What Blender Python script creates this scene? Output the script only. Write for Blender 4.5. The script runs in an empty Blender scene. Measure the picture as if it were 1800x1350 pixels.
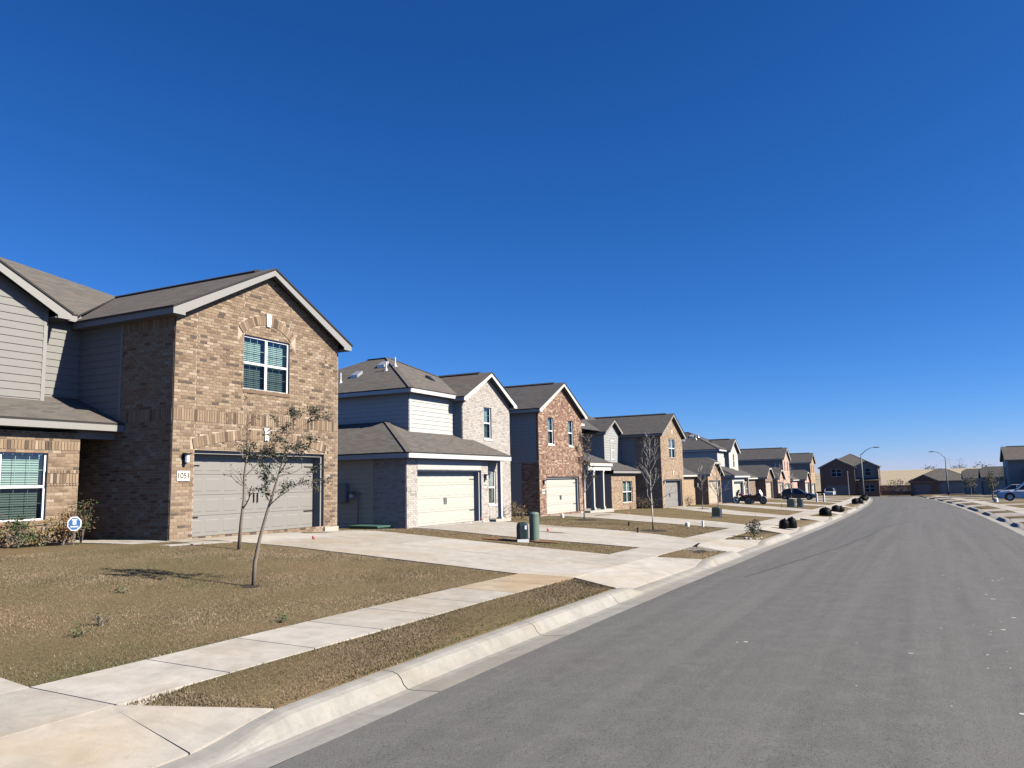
import bpy, math, random
import numpy as np
from mathutils import Matrix, Vector
random.seed(7); rng = np.random.default_rng(7)
S = bpy.context.scene
COL = S.collection
R = math.radians

# ------------------------------------------------------------------ camera
EYE = 1.95
def cam_axes(yaw, pitch, roll):
    cy, sy = math.cos(yaw), math.sin(yaw)
    f = np.array([-sy, cy, 0.]); r = np.array([cy, sy, 0.]); u = np.array([0, 0, 1.])
    f2 = f*math.cos(pitch)+u*math.sin(pitch); u2 = u*math.cos(pitch)-f*math.sin(pitch)
    r3 = r*math.cos(roll)+u2*math.sin(roll); u3 = u2*math.cos(roll)-r*math.sin(roll)
    return r3, u3, f2
CR, CU, CF = cam_axes(0.472297528, 0.124292221, -0.0209465101)
cam = bpy.data.cameras.new('camera'); cam.sensor_width = 36; cam.lens = 1398.085/1800*36
cam.clip_end = 5000; cam.clip_start = .05
camo = bpy.data.objects.new('camera', cam); COL.objects.link(camo)
m = Matrix.Identity(4)
for i in range(3):
    m[i][0] = CR[i]; m[i][1] = CU[i]; m[i][2] = -CF[i]
m[0][3], m[1][3], m[2][3] = 0, 0, EYE
camo.matrix_world = m; S.camera = camo

# ------------------------------------------------------------------ sky, sun, exposure
SUN = np.array([1.0, .13, .74]); SUN /= np.linalg.norm(SUN)
W = bpy.data.worlds.new('World'); S.world = W; W.use_nodes = True
nt = W.node_tree; nt.nodes.clear()
sky = nt.nodes.new('ShaderNodeTexSky'); sky.sky_type = 'NISHITA'; sky.sun_disc = False
sky.sun_elevation = math.asin(SUN[2]); sky.sun_rotation = math.atan2(SUN[0], SUN[1])
sky.altitude = 2000; sky.air_density = 1.0; sky.dust_density = 0; sky.ozone_density = 10
bg = nt.nodes.new('ShaderNodeBackground'); bg.inputs[1].default_value = .066
out = nt.nodes.new('ShaderNodeOutputWorld')
# the camera's saturated blue: a uniform grade of the whole sky, channel by channel
spc = nt.nodes.new('ShaderNodeSeparateColor'); cmb = nt.nodes.new('ShaderNodeCombineColor'); nt.links.new(sky.outputs[0], spc.inputs[0])
for ch, (gain, pw) in enumerate(((.44, 1.58), (.72, 1.10), (1.10, .98))):
    a_ = nt.nodes.new('ShaderNodeMath'); a_.operation = 'POWER'; a_.inputs[1].default_value = pw; nt.links.new(spc.outputs[ch], a_.inputs[0])
    b_ = nt.nodes.new('ShaderNodeMath'); b_.operation = 'MULTIPLY'; b_.inputs[1].default_value = gain; nt.links.new(a_.outputs[0], b_.inputs[0]); nt.links.new(b_.outputs[0], cmb.inputs[ch])
nt.links.new(cmb.outputs[0], bg.inputs[0]); nt.links.new(bg.outputs[0], out.inputs[0])
sl = bpy.data.lights.new('sun', 'SUN'); sl.energy = 5.0; sl.angle = R(.53); sl.color = (1, .93, .82)
so = bpy.data.objects.new('sun', sl); COL.objects.link(so)
so.rotation_euler = Vector(SUN).to_track_quat('Z', 'Y').to_euler()
so.location = (30, 10, 40)
S.view_settings.view_transform = 'Standard'; S.view_settings.look = 'None'
S.view_settings.exposure = .95; S.view_settings.gamma = 1.0; S.view_settings.use_curve_mapping = False
S.cycles.max_bounces = 6; S.cycles.diffuse_bounces = 1; S.cycles.sample_clamp_indirect = .014; S.cycles.transparent_max_bounces = 12
S.cycles.caustics_reflective = False; S.cycles.caustics_refractive = False

# ------------------------------------------------------------------ materials
MATS = {}
def nodes(name):
    mt = bpy.data.materials.new(name); mt.use_nodes = True
    n = mt.node_tree; b = n.nodes['Principled BSDF']
    MATS[name] = mt
    return mt, n, b
def N(n, t, **kw):
    x = n.nodes.new(t)
    for k, v in kw.items():
        if k.startswith('i_'):
            x.inputs[k[2:].replace('_', ' ')].default_value = v
        else: setattr(x, k, v)
    return x
def mixc(n, fac, a, b, mode='MIX'):
    x = n.nodes.new('ShaderNodeMix'); x.data_type = 'RGBA'; x.blend_type = mode
    for sock, v in ((0, fac), (6, a), (7, b)):
        if hasattr(v, 'is_linked') or isinstance(v, bpy.types.NodeSocket): n.links.new(v, x.inputs[sock])
        else: x.inputs[sock].default_value = (*v, 1) if isinstance(v, tuple) and len(v) == 3 else v
    return x.outputs[2]
def ramp(n, fac, stops):
    r = n.nodes.new('ShaderNodeValToRGB'); e = r.color_ramp.elements
    while len(e) < len(stops): e.new(.5)
    for q, (p, c) in zip(e, stops):
        q.position = p; q.color = (*c, 1) if len(c) == 3 else c
    n.links.new(fac, r.inputs[0]); return r.outputs[0]
def noise(n, co, scale, detail=4, rough=.55, dist=0):
    x = N(n, 'ShaderNodeTexNoise'); x.inputs['Scale'].default_value = scale; x.inputs['Detail'].default_value = detail
    x.inputs['Roughness'].default_value = rough; x.inputs['Distortion'].default_value = dist
    if co is not None: n.links.new(co, x.inputs['Vector'])
    return x.outputs['Fac']
def coords(n, kind='Object'):
    return N(n, 'ShaderNodeTexCoord').outputs[kind]
def worldpos(n): return N(n, 'ShaderNodeNewGeometry').outputs['Position']
def bump(n, b, h, strength=.3, dist=.02):
    x = N(n, 'ShaderNodeBump'); x.inputs['Strength'].default_value = strength; x.inputs['Distance'].default_value = dist
    n.links.new(h, x.inputs['Height']); n.links.new(x.outputs[0], b.inputs['Normal'])
def smath(n, op, a, b=None):
    x = N(n, 'ShaderNodeMath', operation=op)
    for k, v in enumerate((a, b)):
        if v is None: continue
        if isinstance(v, bpy.types.NodeSocket): n.links.new(v, x.inputs[k])
        else: x.inputs[k].default_value = v
    return x.outputs[0]
def scaled(n, co, s):
    x = N(n, 'ShaderNodeMapping'); x.inputs['Scale'].default_value = s; n.links.new(co, x.inputs[0]); return x.outputs[0]

def flat(name, col, rough=.6, var=.12, scale=3, metal=0, bumpy=0, spec=.4):
    mt, n, b = nodes(name)
    p = worldpos(n); f = noise(n, p, scale, 5)
    c = mixc(n, f, tuple(max(0, x*(1-var)) for x in col), tuple(min(1, x*(1+var)) for x in col))
    n.links.new(c, b.inputs['Base Color']); b.inputs['Roughness'].default_value = rough
    b.inputs['Metallic'].default_value = metal; b.inputs['Specular IOR Level'].default_value = spec
    if bumpy: bump(n, b, noise(n, p, scale*20, 3), bumpy, .005)
    return mt

# asphalt
mt, n, b = nodes('asphalt'); p = worldpos(n)
big = noise(n, scaled(n, p, (1, .16, 1)), .9, 5, .6); lane = noise(n, scaled(n, p, (2.6, .05, 1)), 1.0, 5, .6, .3); fine = noise(n, p, 190, 2, .7); grit = noise(n, p, 48, 4, .75); mott = noise(n, p, 3.2, 6, .7, .5)
c = mixc(n, big, (0.0869, 0.0851, 0.0770), (0.1187, 0.1155, 0.1050))
c = mixc(n, ramp(n, lane, [(.40, (0, 0, 0)), (.62, (.85,)*3)]), c, (0.0700, 0.0683, 0.0620))
c = mixc(n, ramp(n, mott, [(.46, (0, 0, 0)), (.72, (.7,)*3)]), c, (0.1357, 0.1323, 0.1200))
c = mixc(n, ramp(n, fine, [(.42, (0, 0, 0)), (.80, (1, 1, 1))]), c, (0.2544, 0.2467, 0.2250))
c = mixc(n, ramp(n, grit, [(.30, (1, 1, 1)), (.46, (0, 0, 0))]), c, (0.0424, 0.0410, 0.0370))
red = noise(n, p, .3, 4); c = mixc(n, ramp(n, red, [(.58, (0, 0, 0)), (.75, (.45,)*3)]), c, (0.1251, 0.1029, 0.0900))
n.links.new(c, b.inputs['Base Color']); b.inputs['Roughness'].default_value = .85; b.inputs['Specular IOR Level'].default_value = .2
bump(n, b, grit, .45, .008)
flat('tar', (.078, .077, .073), .7, .25, 6)
flat('paint_spot', (.5, .49, .46), .8, .15, 9)

def concrete(name, base, warm=.35):
    mt, n, b = nodes(name); p = worldpos(n)
    oi = N(n, 'ShaderNodeObjectInfo').outputs['Random']
    a = noise(n, p, .45, 5, .6, .6); d = noise(n, p, 2.6, 6, .7, .4); f = noise(n, p, 85, 3)
    lo = tuple(x*.78 for x in base); hi = tuple(min(1, x*1.12) for x in base)
    c = mixc(n, ramp(n, d, [(.3, (0, 0, 0)), (.68, (1, 1, 1))]), lo, hi)
    tan = (base[0]*.86, base[1]*.72, base[2]*.52)
    c = mixc(n, ramp(n, a, [(.48, (0, 0, 0)), (.72, (warm*1.8,)*3)]), c, tan)
    sp = noise(n, p, 11, 5, .75); c = mixc(n, ramp(n, sp, [(.58, (0, 0, 0)), (.72, (.5,)*3)]), c, tuple(x*.62 for x in base))
    sm = noise(n, scaled(n, p, (.5, 2.2, 1)), 1.6, 6, .75, .8); c = mixc(n, ramp(n, sm, [(.54, (0, 0, 0)), (.74, (.5,)*3)]), c, tuple(x*.60 for x in base))
    wh = noise(n, scaled(n, p, (1.6, .7, 1)), 1.1, 5, .7, .6); c = mixc(n, ramp(n, wh, [(.60, (0, 0, 0)), (.74, (.6,)*3)]), c, tuple(min(1, x*1.28) for x in base))
    c = mixc(n, 1.0, c, ramp(n, oi, [(0, (.90, .89, .87)), (1, (1.06, 1.06, 1.06))]), 'MULTIPLY')
    n.links.new(c, b.inputs['Base Color']); b.inputs['Roughness'].default_value = .9; b.inputs['Specular IOR Level'].default_value = .2
    bump(n, b, f, .35, .005)
    return mt
concrete('concrete', (.415, .383, .332)); concrete('kerb_concrete', (.30, .286, .254), .3); concrete('tan_concrete', (.385, .315, .225), .5)
flat('joint', (.10, .08, .065), .9, .3, 8)
flat('slab_stone', (.40, .365, .305), .85, .15, 5)

# lawn
def lawnmat(name, k=1.0):
    mt, n, b = nodes(name); p = worldpos(n)
    a = noise(n, p, .35, 4, .6); d = noise(n, p, 2.2, 5, .65); f = noise(n, p, 38, 5, .75)
    c = mixc(n, d, (.115*k, .083*k, .043*k), (.165*k, .118*k, .066*k))
    c = mixc(n, ramp(n, a, [(.42, (0, 0, 0)), (.66, (.75,)*3)]), c, (.088*k, .080*k, .035*k))
    c = mixc(n, ramp(n, f, [(.33, (1, 1, 1)), (.52, (0, 0, 0))]), c, (.045*k, .036*k, .02*k))
    c = mixc(n, ramp(n, f, [(.55, (0, 0, 0)), (.75, (.6,)*3)]), c, (.22*k, .165*k, .10*k))
    n.links.new(c, b.inputs['Base Color']); b.inputs['Roughness'].default_value = .95; b.inputs['Specular IOR Level'].default_value = .1
    bump(n, b, f, .8, .03)
lawnmat('lawn', 1.42); 
mt, n, b = nodes('blade')
at = N(n, 'ShaderNodeAttribute', attribute_name='tone'); 
n.links.new(at.outputs['Color'], b.inputs['Base Color']); b.inputs['Roughness'].default_value = .9; b.inputs['Specular IOR Level'].default_value = .1
mt, n, b = nodes('hill_grass'); p = worldpos(n)
c = mixc(n, noise(n, scaled(n, p, (.02, .05, .05)), 1, 5), (.30, .25, .175), (.40, .335, .24))
c = mixc(n, ramp(n, noise(n, scaled(n, p, (.006, .03, .03)), 1, 4), [(.52, (0, 0, 0)), (.7, (.6,)*3)]), c, (.23, .20, .14))
n.links.new(c, b.inputs['Base Color']); b.inputs['Roughness'].default_value = 1; b.inputs['Specular IOR Level'].default_value = 0
flat('mulch', (.035, .026, .02), .95, .5, 30, bumpy=.6)
flat('red_soil', (.20, .085, .04), .95, .35, 14, bumpy=.5)
flat('bare_soil', (.15, .105, .065), .95, .35, 14, bumpy=.5)

# shingles
def shingle(name, base):
    mt, n, b = nodes(name); p = worldpos(n)
    sx = N(n, 'ShaderNodeSeparateXYZ'); n.links.new(p, sx.inputs[0])
    z = sx.outputs[2]; row = smath(n, 'FLOOR', smath(n, 'DIVIDE', z, .062)); fr = smath(n, 'FRACT', smath(n, 'DIVIDE', z, .062))
    # tabs: random tone per tab along the course
    al = smath(n, 'ADD', sx.outputs[0], sx.outputs[1])
    tab = smath(n, 'FLOOR', smath(n, 'ADD', smath(n, 'DIVIDE', al, .31), smath(n, 'MULTIPLY', row, .437)))
    cb = N(n, 'ShaderNodeCombineXYZ'); n.links.new(tab, cb.inputs[0]); n.links.new(row, cb.inputs[1])
    wn = N(n, 'ShaderNodeTexWhiteNoise'); n.links.new(cb.outputs[0], wn.inputs[0])
    c = mixc(n, wn.outputs['Value'], tuple(x*.80 for x in base), tuple(x*1.2 for x in base))
    c = mixc(n, ramp(n, noise(n, p, .8, 4), [(.4, (0, 0, 0)), (.7, (.5,)*3)]), c, (base[0]*1.25, base[1]*1.1, base[2]*1.0))
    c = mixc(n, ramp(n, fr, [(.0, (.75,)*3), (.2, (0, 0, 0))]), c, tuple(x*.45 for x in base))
    c = mixc(n, ramp(n, noise(n, p, 120, 2), [(.4, (0, 0, 0)), (.8, (.4,)*3)]), c, tuple(x*1.6 for x in base))
    n.links.new(c, b.inputs['Base Color']); b.inputs['Roughness'].default_value = .95; b.inputs['Specular IOR Level'].default_value = .15
    bump(n, b, fr, .25, .01)
shingle('shingle_brown', (.108, .099, .087)); shingle('shingle_grey', (.078, .075, .073))
flat('shingle_edge', (.03, .028, .027), .9)
flat('metal_vent', (.55, .55, .54), .4, .1, 8, metal=.6)
flat('pvc', (.5, .5, .5), .5)
flat('black_plastic', (.012, .012, .014), .35, .3, 10)
flat('bag_black', (.003, .003, .0035), .55, .4, 12, spec=.12)

# paints
flat('trim_grey', (.25, .243, .225), .6, .05, 4); flat('trim_white', (.50, .49, .46), .6, .05, 4)
flat('trim_cream', (.52, .49, .42), .6, .05, 4)
flat('soffit_grey', (.20, .195, .185), .8, .08, 4); flat('soffit_white', (.5, .49, .47), .8, .08, 4)
flat('siding_grey', (.198, .193, .178), .7, .06, 2.5); flat('siding_white', (.42, .415, .38), .7, .05, 2.5)
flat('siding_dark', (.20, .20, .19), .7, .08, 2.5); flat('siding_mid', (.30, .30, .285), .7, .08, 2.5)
flat('siding_warm', (.40, .37, .33), .7, .08, 2.5); flat('siding_tan', (.55, .47, .34), .7, .08, 2.5)
flat('door_grey', (.235, .222, .196), .5, .04, 2); flat('door_white', (.44, .425, .365), .5, .03, 2)
flat('door_beige', (.42, .36, .27), .5, .05, 2)
flat('muntin', (.42, .48, .45), .5, .03, 3); flat('vinyl', (.80, .80, .80), .35, .03, 3); flat('blind', (.33, .40, .365), .7, .06, 3)
flat('room_dark', (.03, .033, .035), .9); flat('iron', (.014, .014, .014), .45, .2, 20)
flat('entry_door', (.06, .035, .025), .45, .2, 5); flat('plate', (.72, .69, .60), .7, .06, 20); flat('digit', (.03, .028, .025), .7)
flat('keystone', (.70, .66, .56), .85, .1, 20, bumpy=.3)
mt, n, b = nodes('glass')
n.nodes.remove(b)
g1 = N(n, 'ShaderNodeBsdfTransparent'); g1.inputs[0].default_value = (.78, .88, .84, 1)
g2 = N(n, 'ShaderNodeBsdfGlossy'); g2.inputs[0].default_value = (.9, .97, 1, 1); g2.inputs[1].default_value = .03
fr = N(n, 'ShaderNodeLayerWeight'); fr.inputs[0].default_value = .5
mx = N(n, 'ShaderNodeMixShader'); n.links.new(smath(n, 'ADD', smath(n, 'MULTIPLY', smath(n, 'POWER', fr.outputs['Facing'], 4.), .75), .09), mx.inputs[0]); n.links.new(g1.outputs[0], mx.inputs[1]); n.links.new(g2.outputs[0], mx.inputs[2])
n.links.new(mx.outputs[0], n.nodes['Material Output'].inputs[0])
mt, n, b = nodes('screened_glass')
n.nodes.remove(b)
g1 = N(n, 'ShaderNodeBsdfTransparent'); g1.inputs[0].default_value = (.42, .47, .46, 1)
g2 = N(n, 'ShaderNodeBsdfGlossy'); g2.inputs[0].default_value = (.55, .6, .62, 1); g2.inputs[1].default_value = .12
fr = N(n, 'ShaderNodeLayerWeight'); fr.inputs[0].default_value = .5
mx = N(n, 'ShaderNodeMixShader'); n.links.new(smath(n, 'ADD', smath(n, 'MULTIPLY', smath(n, 'POWER', fr.outputs['Facing'], 4.), .6), .06), mx.inputs[0]); n.links.new(g1.outputs[0], mx.inputs[1]); n.links.new(g2.outputs[0], mx.inputs[2])
n.links.new(mx.outputs[0], n.nodes['Material Output'].inputs[0])

# bricks: each palette = list of (name, weight)
def brickmat(name, c0):
    mt, n, b = nodes(name); p = worldpos(n)
    f = noise(n, p, 60, 4, .7); a = noise(n, p, 5, 4)
    c = mixc(n, a, tuple(x*.82 for x in c0), tuple(min(1, x*1.18) for x in c0))
    c = mixc(n, ramp(n, f, [(.35, (.55,)*3), (.55, (0, 0, 0))]), c, tuple(x*.55 for x in c0))
    n.links.new(c, b.inputs['Base Color']); b.inputs['Roughness'].default_value = .92; b.inputs['Specular IOR Level'].default_value = .15
    bump(n, b, f, .4, .004)
    return name
PAL = {}
def palette(k, cols): PAL[k] = ([brickmat('brick_%s_%d' % (k, i), c) for i, (c, w) in enumerate(cols)], np.array([w for c, w in cols])/sum(w for c, w in cols))
palette('tan', [((.272, .198, .132), 30), ((.230, .164, .110), 30), ((.310, .235, .162), 20), ((.180, .126, .086), 14), ((.108, .082, .064), 7), ((.37, .295, .215), 4)])
palette('pale', [((.43, .395, .35), 30), ((.40, .36, .32), 28), ((.46, .425, .38), 26), ((.355, .31, .275), 10), ((.30, .26, .235), 4)])
palette('red', [((.26, .158, .112), 28), ((.215, .124, .094), 24), ((.42, .315, .215), 16), ((.31, .205, .145), 18), ((.135, .085, .07), 10)])
palette('sand', [((.36, .265, .18), 30), ((.315, .225, .155), 26), ((.41, .31, .215), 22), ((.26, .18, .125), 12), ((.18, .13, .1), 5)])
flat('mortar_tan', (.39, .32, .245), .95, .12, 6); flat('mortar_pale', (.50, .46, .41), .95, .1, 6); flat('mortar_red', (.42, .33, .25), .95, .12, 6)
flat('mortar_sand', (.44, .35, .25), .95, .12, 6)
def bricktex(name, c1, c2, mort):
    mt, n, b = nodes(name); co = coords(n, 'Object')
    sx = N(n, 'ShaderNodeSeparateXYZ'); n.links.new(co, sx.inputs[0])
    al = smath(n, 'ADD', sx.outputs[0], sx.outputs[1]); cb = N(n, 'ShaderNodeCombineXYZ'); n.links.new(al, cb.inputs[0]); n.links.new(sx.outputs[2], cb.inputs[1])
    t = N(n, 'ShaderNodeTexBrick'); n.links.new(cb.outputs[0], t.inputs['Vector'])
    t.inputs['Color1'].default_value = (*c1, 1); t.inputs['Color2'].default_value = (*c2, 1); t.inputs['Mortar'].default_value = (*mort, 1)
    t.inputs['Scale'].default_value = 1; t.inputs['Brick Width'].default_value = .254; t.inputs['Row Height'].default_value = .08; t.inputs['Mortar Size'].default_value = .006
    c = mixc(n, noise(n, co, 3, 5), t.outputs['Color'], tuple(x*.75 for x in c1)); 
    c2_ = mixc(n, .5, t.outputs['Color'], c)
    n.links.new(c2_, b.inputs['Base Color']); b.inputs['Roughness'].default_value = .92; b.inputs['Specular IOR Level'].default_value = .15
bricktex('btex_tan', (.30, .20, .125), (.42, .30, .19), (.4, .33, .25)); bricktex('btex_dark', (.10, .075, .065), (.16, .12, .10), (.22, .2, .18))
bricktex('btex_pink', (.40, .25, .19), (.52, .37, .29), (.5, .42, .36)); bricktex('btex_brown', (.16, .11, .08), (.28, .20, .15), (.3, .26, .22))
bricktex('btex_pale', (.46, .42, .36), (.60, .55, .48), (.6, .57, .5))
MORT = {'tan': 'mortar_tan', 'pale': 'mortar_pale', 'red': 'mortar_red', 'sand': 'mortar_sand'}
flat('bark', (.20, .16, .125), .9, .3, 30, bumpy=.5); flat('bark_grey', (.36, .325, .28), .9, .25, 30, bumpy=.4)
flat('leaf_olive', (.070, .075, .045), .7, .35, 6); flat('leaf_dark', (.040, .048, .028), .7, .35, 6); flat('leaf_green', (.05, .085, .025), .7, .3, 6)
flat('leaf_gold', (.30, .19, .06), .8, .35, 8); flat('leaf_brown', (.14, .075, .04), .85, .35, 8); flat('leaf_grey', (.17, .16, .10), .8, .35, 6)
flat('transformer_green', (.06, .13, .095), .5, .12, 6); flat('marker_green', (.125, .175, .135), .5, .1, 6); flat('pedestal_green', (.016, .032, .032), .4, .15, 6)
flat('flag_red', (.50, .09, .07), .6, .1, 6); flat('white_cap', (.7, .69, .64), .6, .08, 6)
flat('galv', (.20, .205, .21), .6, .12, 5); flat('meter_grey', (.20, .21, .22), .5, .1, 6, metal=.3); flat('sign_blue', (.05, .14, .36), .4, .1, 9); flat('sign_white', (.75, .77, .8), .4, .05, 9)
flat('fence_red', (.42, .17, .105), .85, .3, 4); flat('tyre', (.012, .012, .012), .85); flat('rim', (.45, .45, .46), .3, .05, 5, metal=.8)
def paint(name, c):
    mt, n, b = nodes(name); b.inputs['Base Color'].default_value = (*c, 1); b.inputs['Roughness'].default_value = .3; b.inputs['Coat Weight'].default_value = .6
paint('car_navy', (.012, .016, .03)); paint('car_white', (.62, .64, .66)); paint('car_silver', (.30, .33, .37)); paint('car_glass', (.008, .010, .014)); paint('lens_red', (.35, .01, .01)); paint('lens_clear', (.6, .62, .65)); paint('bike_maroon', (.12, .01, .03)); paint('bike_black', (.01, .01, .012)); paint('bike_white', (.7, .7, .7))

# ------------------------------------------------------------------ mesh helpers
class MB:
    def __init__(s): s.v = []; s.f = []; s.mi = []
    def add(s, pts, faces, mi=0):
        k = len(s.v); s.v.extend([tuple(map(float, p)) for p in pts])
        for f in faces: s.f.append([k+i for i in f]); s.mi.append(mi)
    def box(s, x0, x1, y0, y1, z0, z1, mi=0):
        p = [(x0, y0, z0), (x1, y0, z0), (x1, y1, z0), (x0, y1, z0), (x0, y0, z1), (x1, y0, z1), (x1, y1, z1), (x0, y1, z1)]
        s.add(p, [(0, 3, 2, 1), (4, 5, 6, 7), (0, 1, 5, 4), (1, 2, 6, 5), (2, 3, 7, 6), (3, 0, 4, 7)], mi); return s
    def slab(s, pts, th, mi=0, mi_edge=None):
        """planar polygon pts (counter-clockwise from above), thickness th downward"""
        P = [Vector(p) for p in pts]; k = len(P); lo = [p-Vector((0, 0, th)) for p in P]
        me = mi if mi_edge is None else mi_edge
        s.add(P, [list(range(k))], mi); s.add(lo, [list(range(k))[::-1]], me)
        for i in range(k):
            j = (i+1) % k; s.add([P[i], lo[i], lo[j], P[j]], [(0, 1, 2, 3)], me)
        return s
    def beam(s, p0, p1, w, h, mi=0):
        """board from p0 to p1 (top centre line), width w horizontally, height h down"""
        p0 = Vector(p0); p1 = Vector(p1); d = (p1-p0); hz = Vector((-d.y, d.x, 0))
        if hz.length < 1e-6: hz = Vector((1, 0, 0))
        hz = hz.normalized()*w/2; dn = Vector((0, 0, -h))
        q = [p0-hz+dn, p0+hz+dn, p1+hz+dn, p1-hz+dn, p0-hz, p0+hz, p1+hz, p1-hz]
        s.add(q, [(0, 3, 2, 1), (4, 5, 6, 7), (0, 1, 5, 4), (1, 2, 6, 5), (2, 3, 7, 6), (3, 0, 4, 7)], mi); return s
    def tube(s, pts, rads, sides=6, mi=0, cap=True):
        P = [Vector(p) for p in pts]; k0 = len(s.v); ring = []
        for i, p in enumerate(P):
            d = (P[min(i+1, len(P)-1)]-P[max(i-1, 0)])
            if d.length < 1e-9: d = Vector((0, 0, 1))
            d.normalize(); a = d.cross(Vector((0, 0, 1)))
            if a.length < 1e-3: a = d.cross(Vector((0, 1, 0)))
            a.normalize(); b2 = d.cross(a)
            for j in range(sides):
                t = 2*math.pi*j/sides; q = p+(a*math.cos(t)+b2*math.sin(t))*rads[i]; s.v.append((q.x, q.y, q.z))
        for i in range(len(P)-1):
            for j in range(sides):
                j2 = (j+1) % sides; s.f.append([k0+i*sides+j, k0+i*sides+j2, k0+(i+1)*sides+j2, k0+(i+1)*sides+j]); s.mi.append(mi)
        if cap:
            s.f.append([k0+j for j in range(sides)][::-1]); s.mi.append(mi)
            s.f.append([k0+(len(P)-1)*sides+j for j in range(sides)]); s.mi.append(mi)
        return s
    def lathe(s, prof, cx=0, cy=0, cz=0, seg=16, mi=0, axis='Z'):
        k0 = len(s.v)
        for r, h in prof:
            for j in range(seg):
                t = 2*math.pi*j/seg; a, b2 = r*math.cos(t), r*math.sin(t)
                s.v.append((cx+a, cy+b2, cz+h) if axis == 'Z' else ((cx+h, cy+a, cz+b2) if axis == 'X' else (cx+a, cy+h, cz+b2)))
        for i in range(len(prof)-1):
            for j in range(seg):
                j2 = (j+1) % seg; s.f.append([k0+i*seg+j, k0+i*seg+j2, k0+(i+1)*seg+j2, k0+(i+1)*seg+j]); s.mi.append(mi)
        s.f.append([k0+j for j in range(seg)][::-1]); s.mi.append(mi); s.f.append([k0+(len(prof)-1)*seg+j for j in range(seg)]); s.mi.append(mi)
        return s
    def loft(s, secs, mi=0, cap=True):
        k0 = len(s.v); c = len(secs[0])
        for q in secs: s.v.extend([tuple(map(float, p)) for p in q])
        for i in range(len(secs)-1):
            for j in range(c):
                j2 = (j+1) % c; s.f.append([k0+i*c+j, k0+i*c+j2, k0+(i+1)*c+j2, k0+(i+1)*c+j]); s.mi.append(mi)
        if cap:
            s.f.append([k0+j for j in range(c)][::-1]); s.mi.append(mi); s.f.append([k0+(len(secs)-1)*c+j for j in range(c)]); s.mi.append(mi)
        return s
    def mesh(s, name, mats, smooth=False):
        me = bpy.data.meshes.new(name); me.from_pydata(s.v, [], s.f)
        for x in ([mats] if isinstance(mats, str) else mats): me.materials.append(MATS[x])
        if len(set(s.mi)) > 1: me.polygons.foreach_set('material_index', s.mi)
        if smooth: me.polygons.foreach_set('use_smooth', [True]*len(me.polygons))
        me.update(); return me
    def build(s, name, mats, parent=None, smooth=False, loc=None):
        o = bpy.data.objects.new(name, s.mesh(name, mats, smooth)); COL.objects.link(o)
        if parent is not None: o.parent = parent
        if loc is not None: o.location = loc
        return o
def tag(o, label=None, cat=None, group=None, kind=None):
    for k, v in (('label', label), ('category', cat), ('group', group), ('kind', kind)):
        if v: o[k] = v
    return o
def thing(name, loc, rz=0, label=None, cat=None, group=None):
    o = bpy.data.objects.new(name, None); o.empty_display_size = .2; COL.objects.link(o)
    o.location = loc; o.rotation_euler = (0, 0, rz); return tag(o, label, cat, group)
def copy_tree(o, parent=None):
    c = o.copy(); COL.objects.link(c); c.parent = parent
    for ch in list(o.children): copy_tree(ch, c)
    return c

# ------------------------------------------------------------------ terrain: u = offset from the street line, Y = distance along it
def zr(Y):
    Y = np.asarray(Y, float)
    return np.where(Y < 6, 0, np.where(Y < 14, -.0125*(Y-6)**2/16, -.0125*(Y-10)))
def cc(Y):
    Y = np.asarray(Y, float); return np.where(Y > 33, -2.9e-4*(Y-33)**2, 0.)
def hh(Y): return np.interp(Y, [0, 10, 18, 24, 32, 41, 62, 200], [.80, .80, .78, .58, .56, .55, .45, .4])
UX = np.array([-60, -15.5, -7.15, -6.0, -4.88, -4.86, -4.55, -4.2, -.6, 3.0, 3.35, 3.66, 3.68, 4.8, 5.95, 15, 60.])
def gz(u, Y):
    u = np.asarray(u, float); Y = np.asarray(Y, float)
    h = hh(Y)
    v = [h, h, .24, .21, .155, .155, 0, .02, .08, .02, 0, .155, .155, .21, .24, .4, .45]
    r = np.zeros(np.broadcast(u, Y).shape); u = np.broadcast_to(u, r.shape)
    for i in range(len(UX)-1):
        a, b2 = UX[i], UX[i+1]; t = (u-a)/(b2-a); va, vb = v[i], v[i+1]
        r = np.where((u >= a) & (u <= b2), va+(vb-va)*t, r)
    r = np.where(u < UX[0], h, np.where(u > UX[-1], .45, r))
    return r+zr(Y)
def W3(u, Y, dz=0):
    return (float(u+cc(Y)), float(Y), float(gz(u, Y)+dz))

def kf_all(Y, side):
    f = 1.
    for a, b2 in (LHOLES if side < 0 else RHOLES):
        d = max(a-Y, Y-b2); f = min(f, float(np.clip(d/.85, 0, 1)))
    return f*f*(3-2*f)
LHOLES = [(-.5, 4.3), (14.2, 18.6), (23.0, 26.4), (32.4, 35.6), (44.5, 48.3), (55.5, 60), (71, 75.5), (86, 90.5), (100, 104), (113, 117), (127, 131), (140, 144)]
RHOLES = [(28, 33), (37.5, 40.2), (43.6, 46.0), (50.8, 55), (60.5, 64), (74, 78), (88, 93), (102, 107), (118, 123), (134, 139)]
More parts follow.
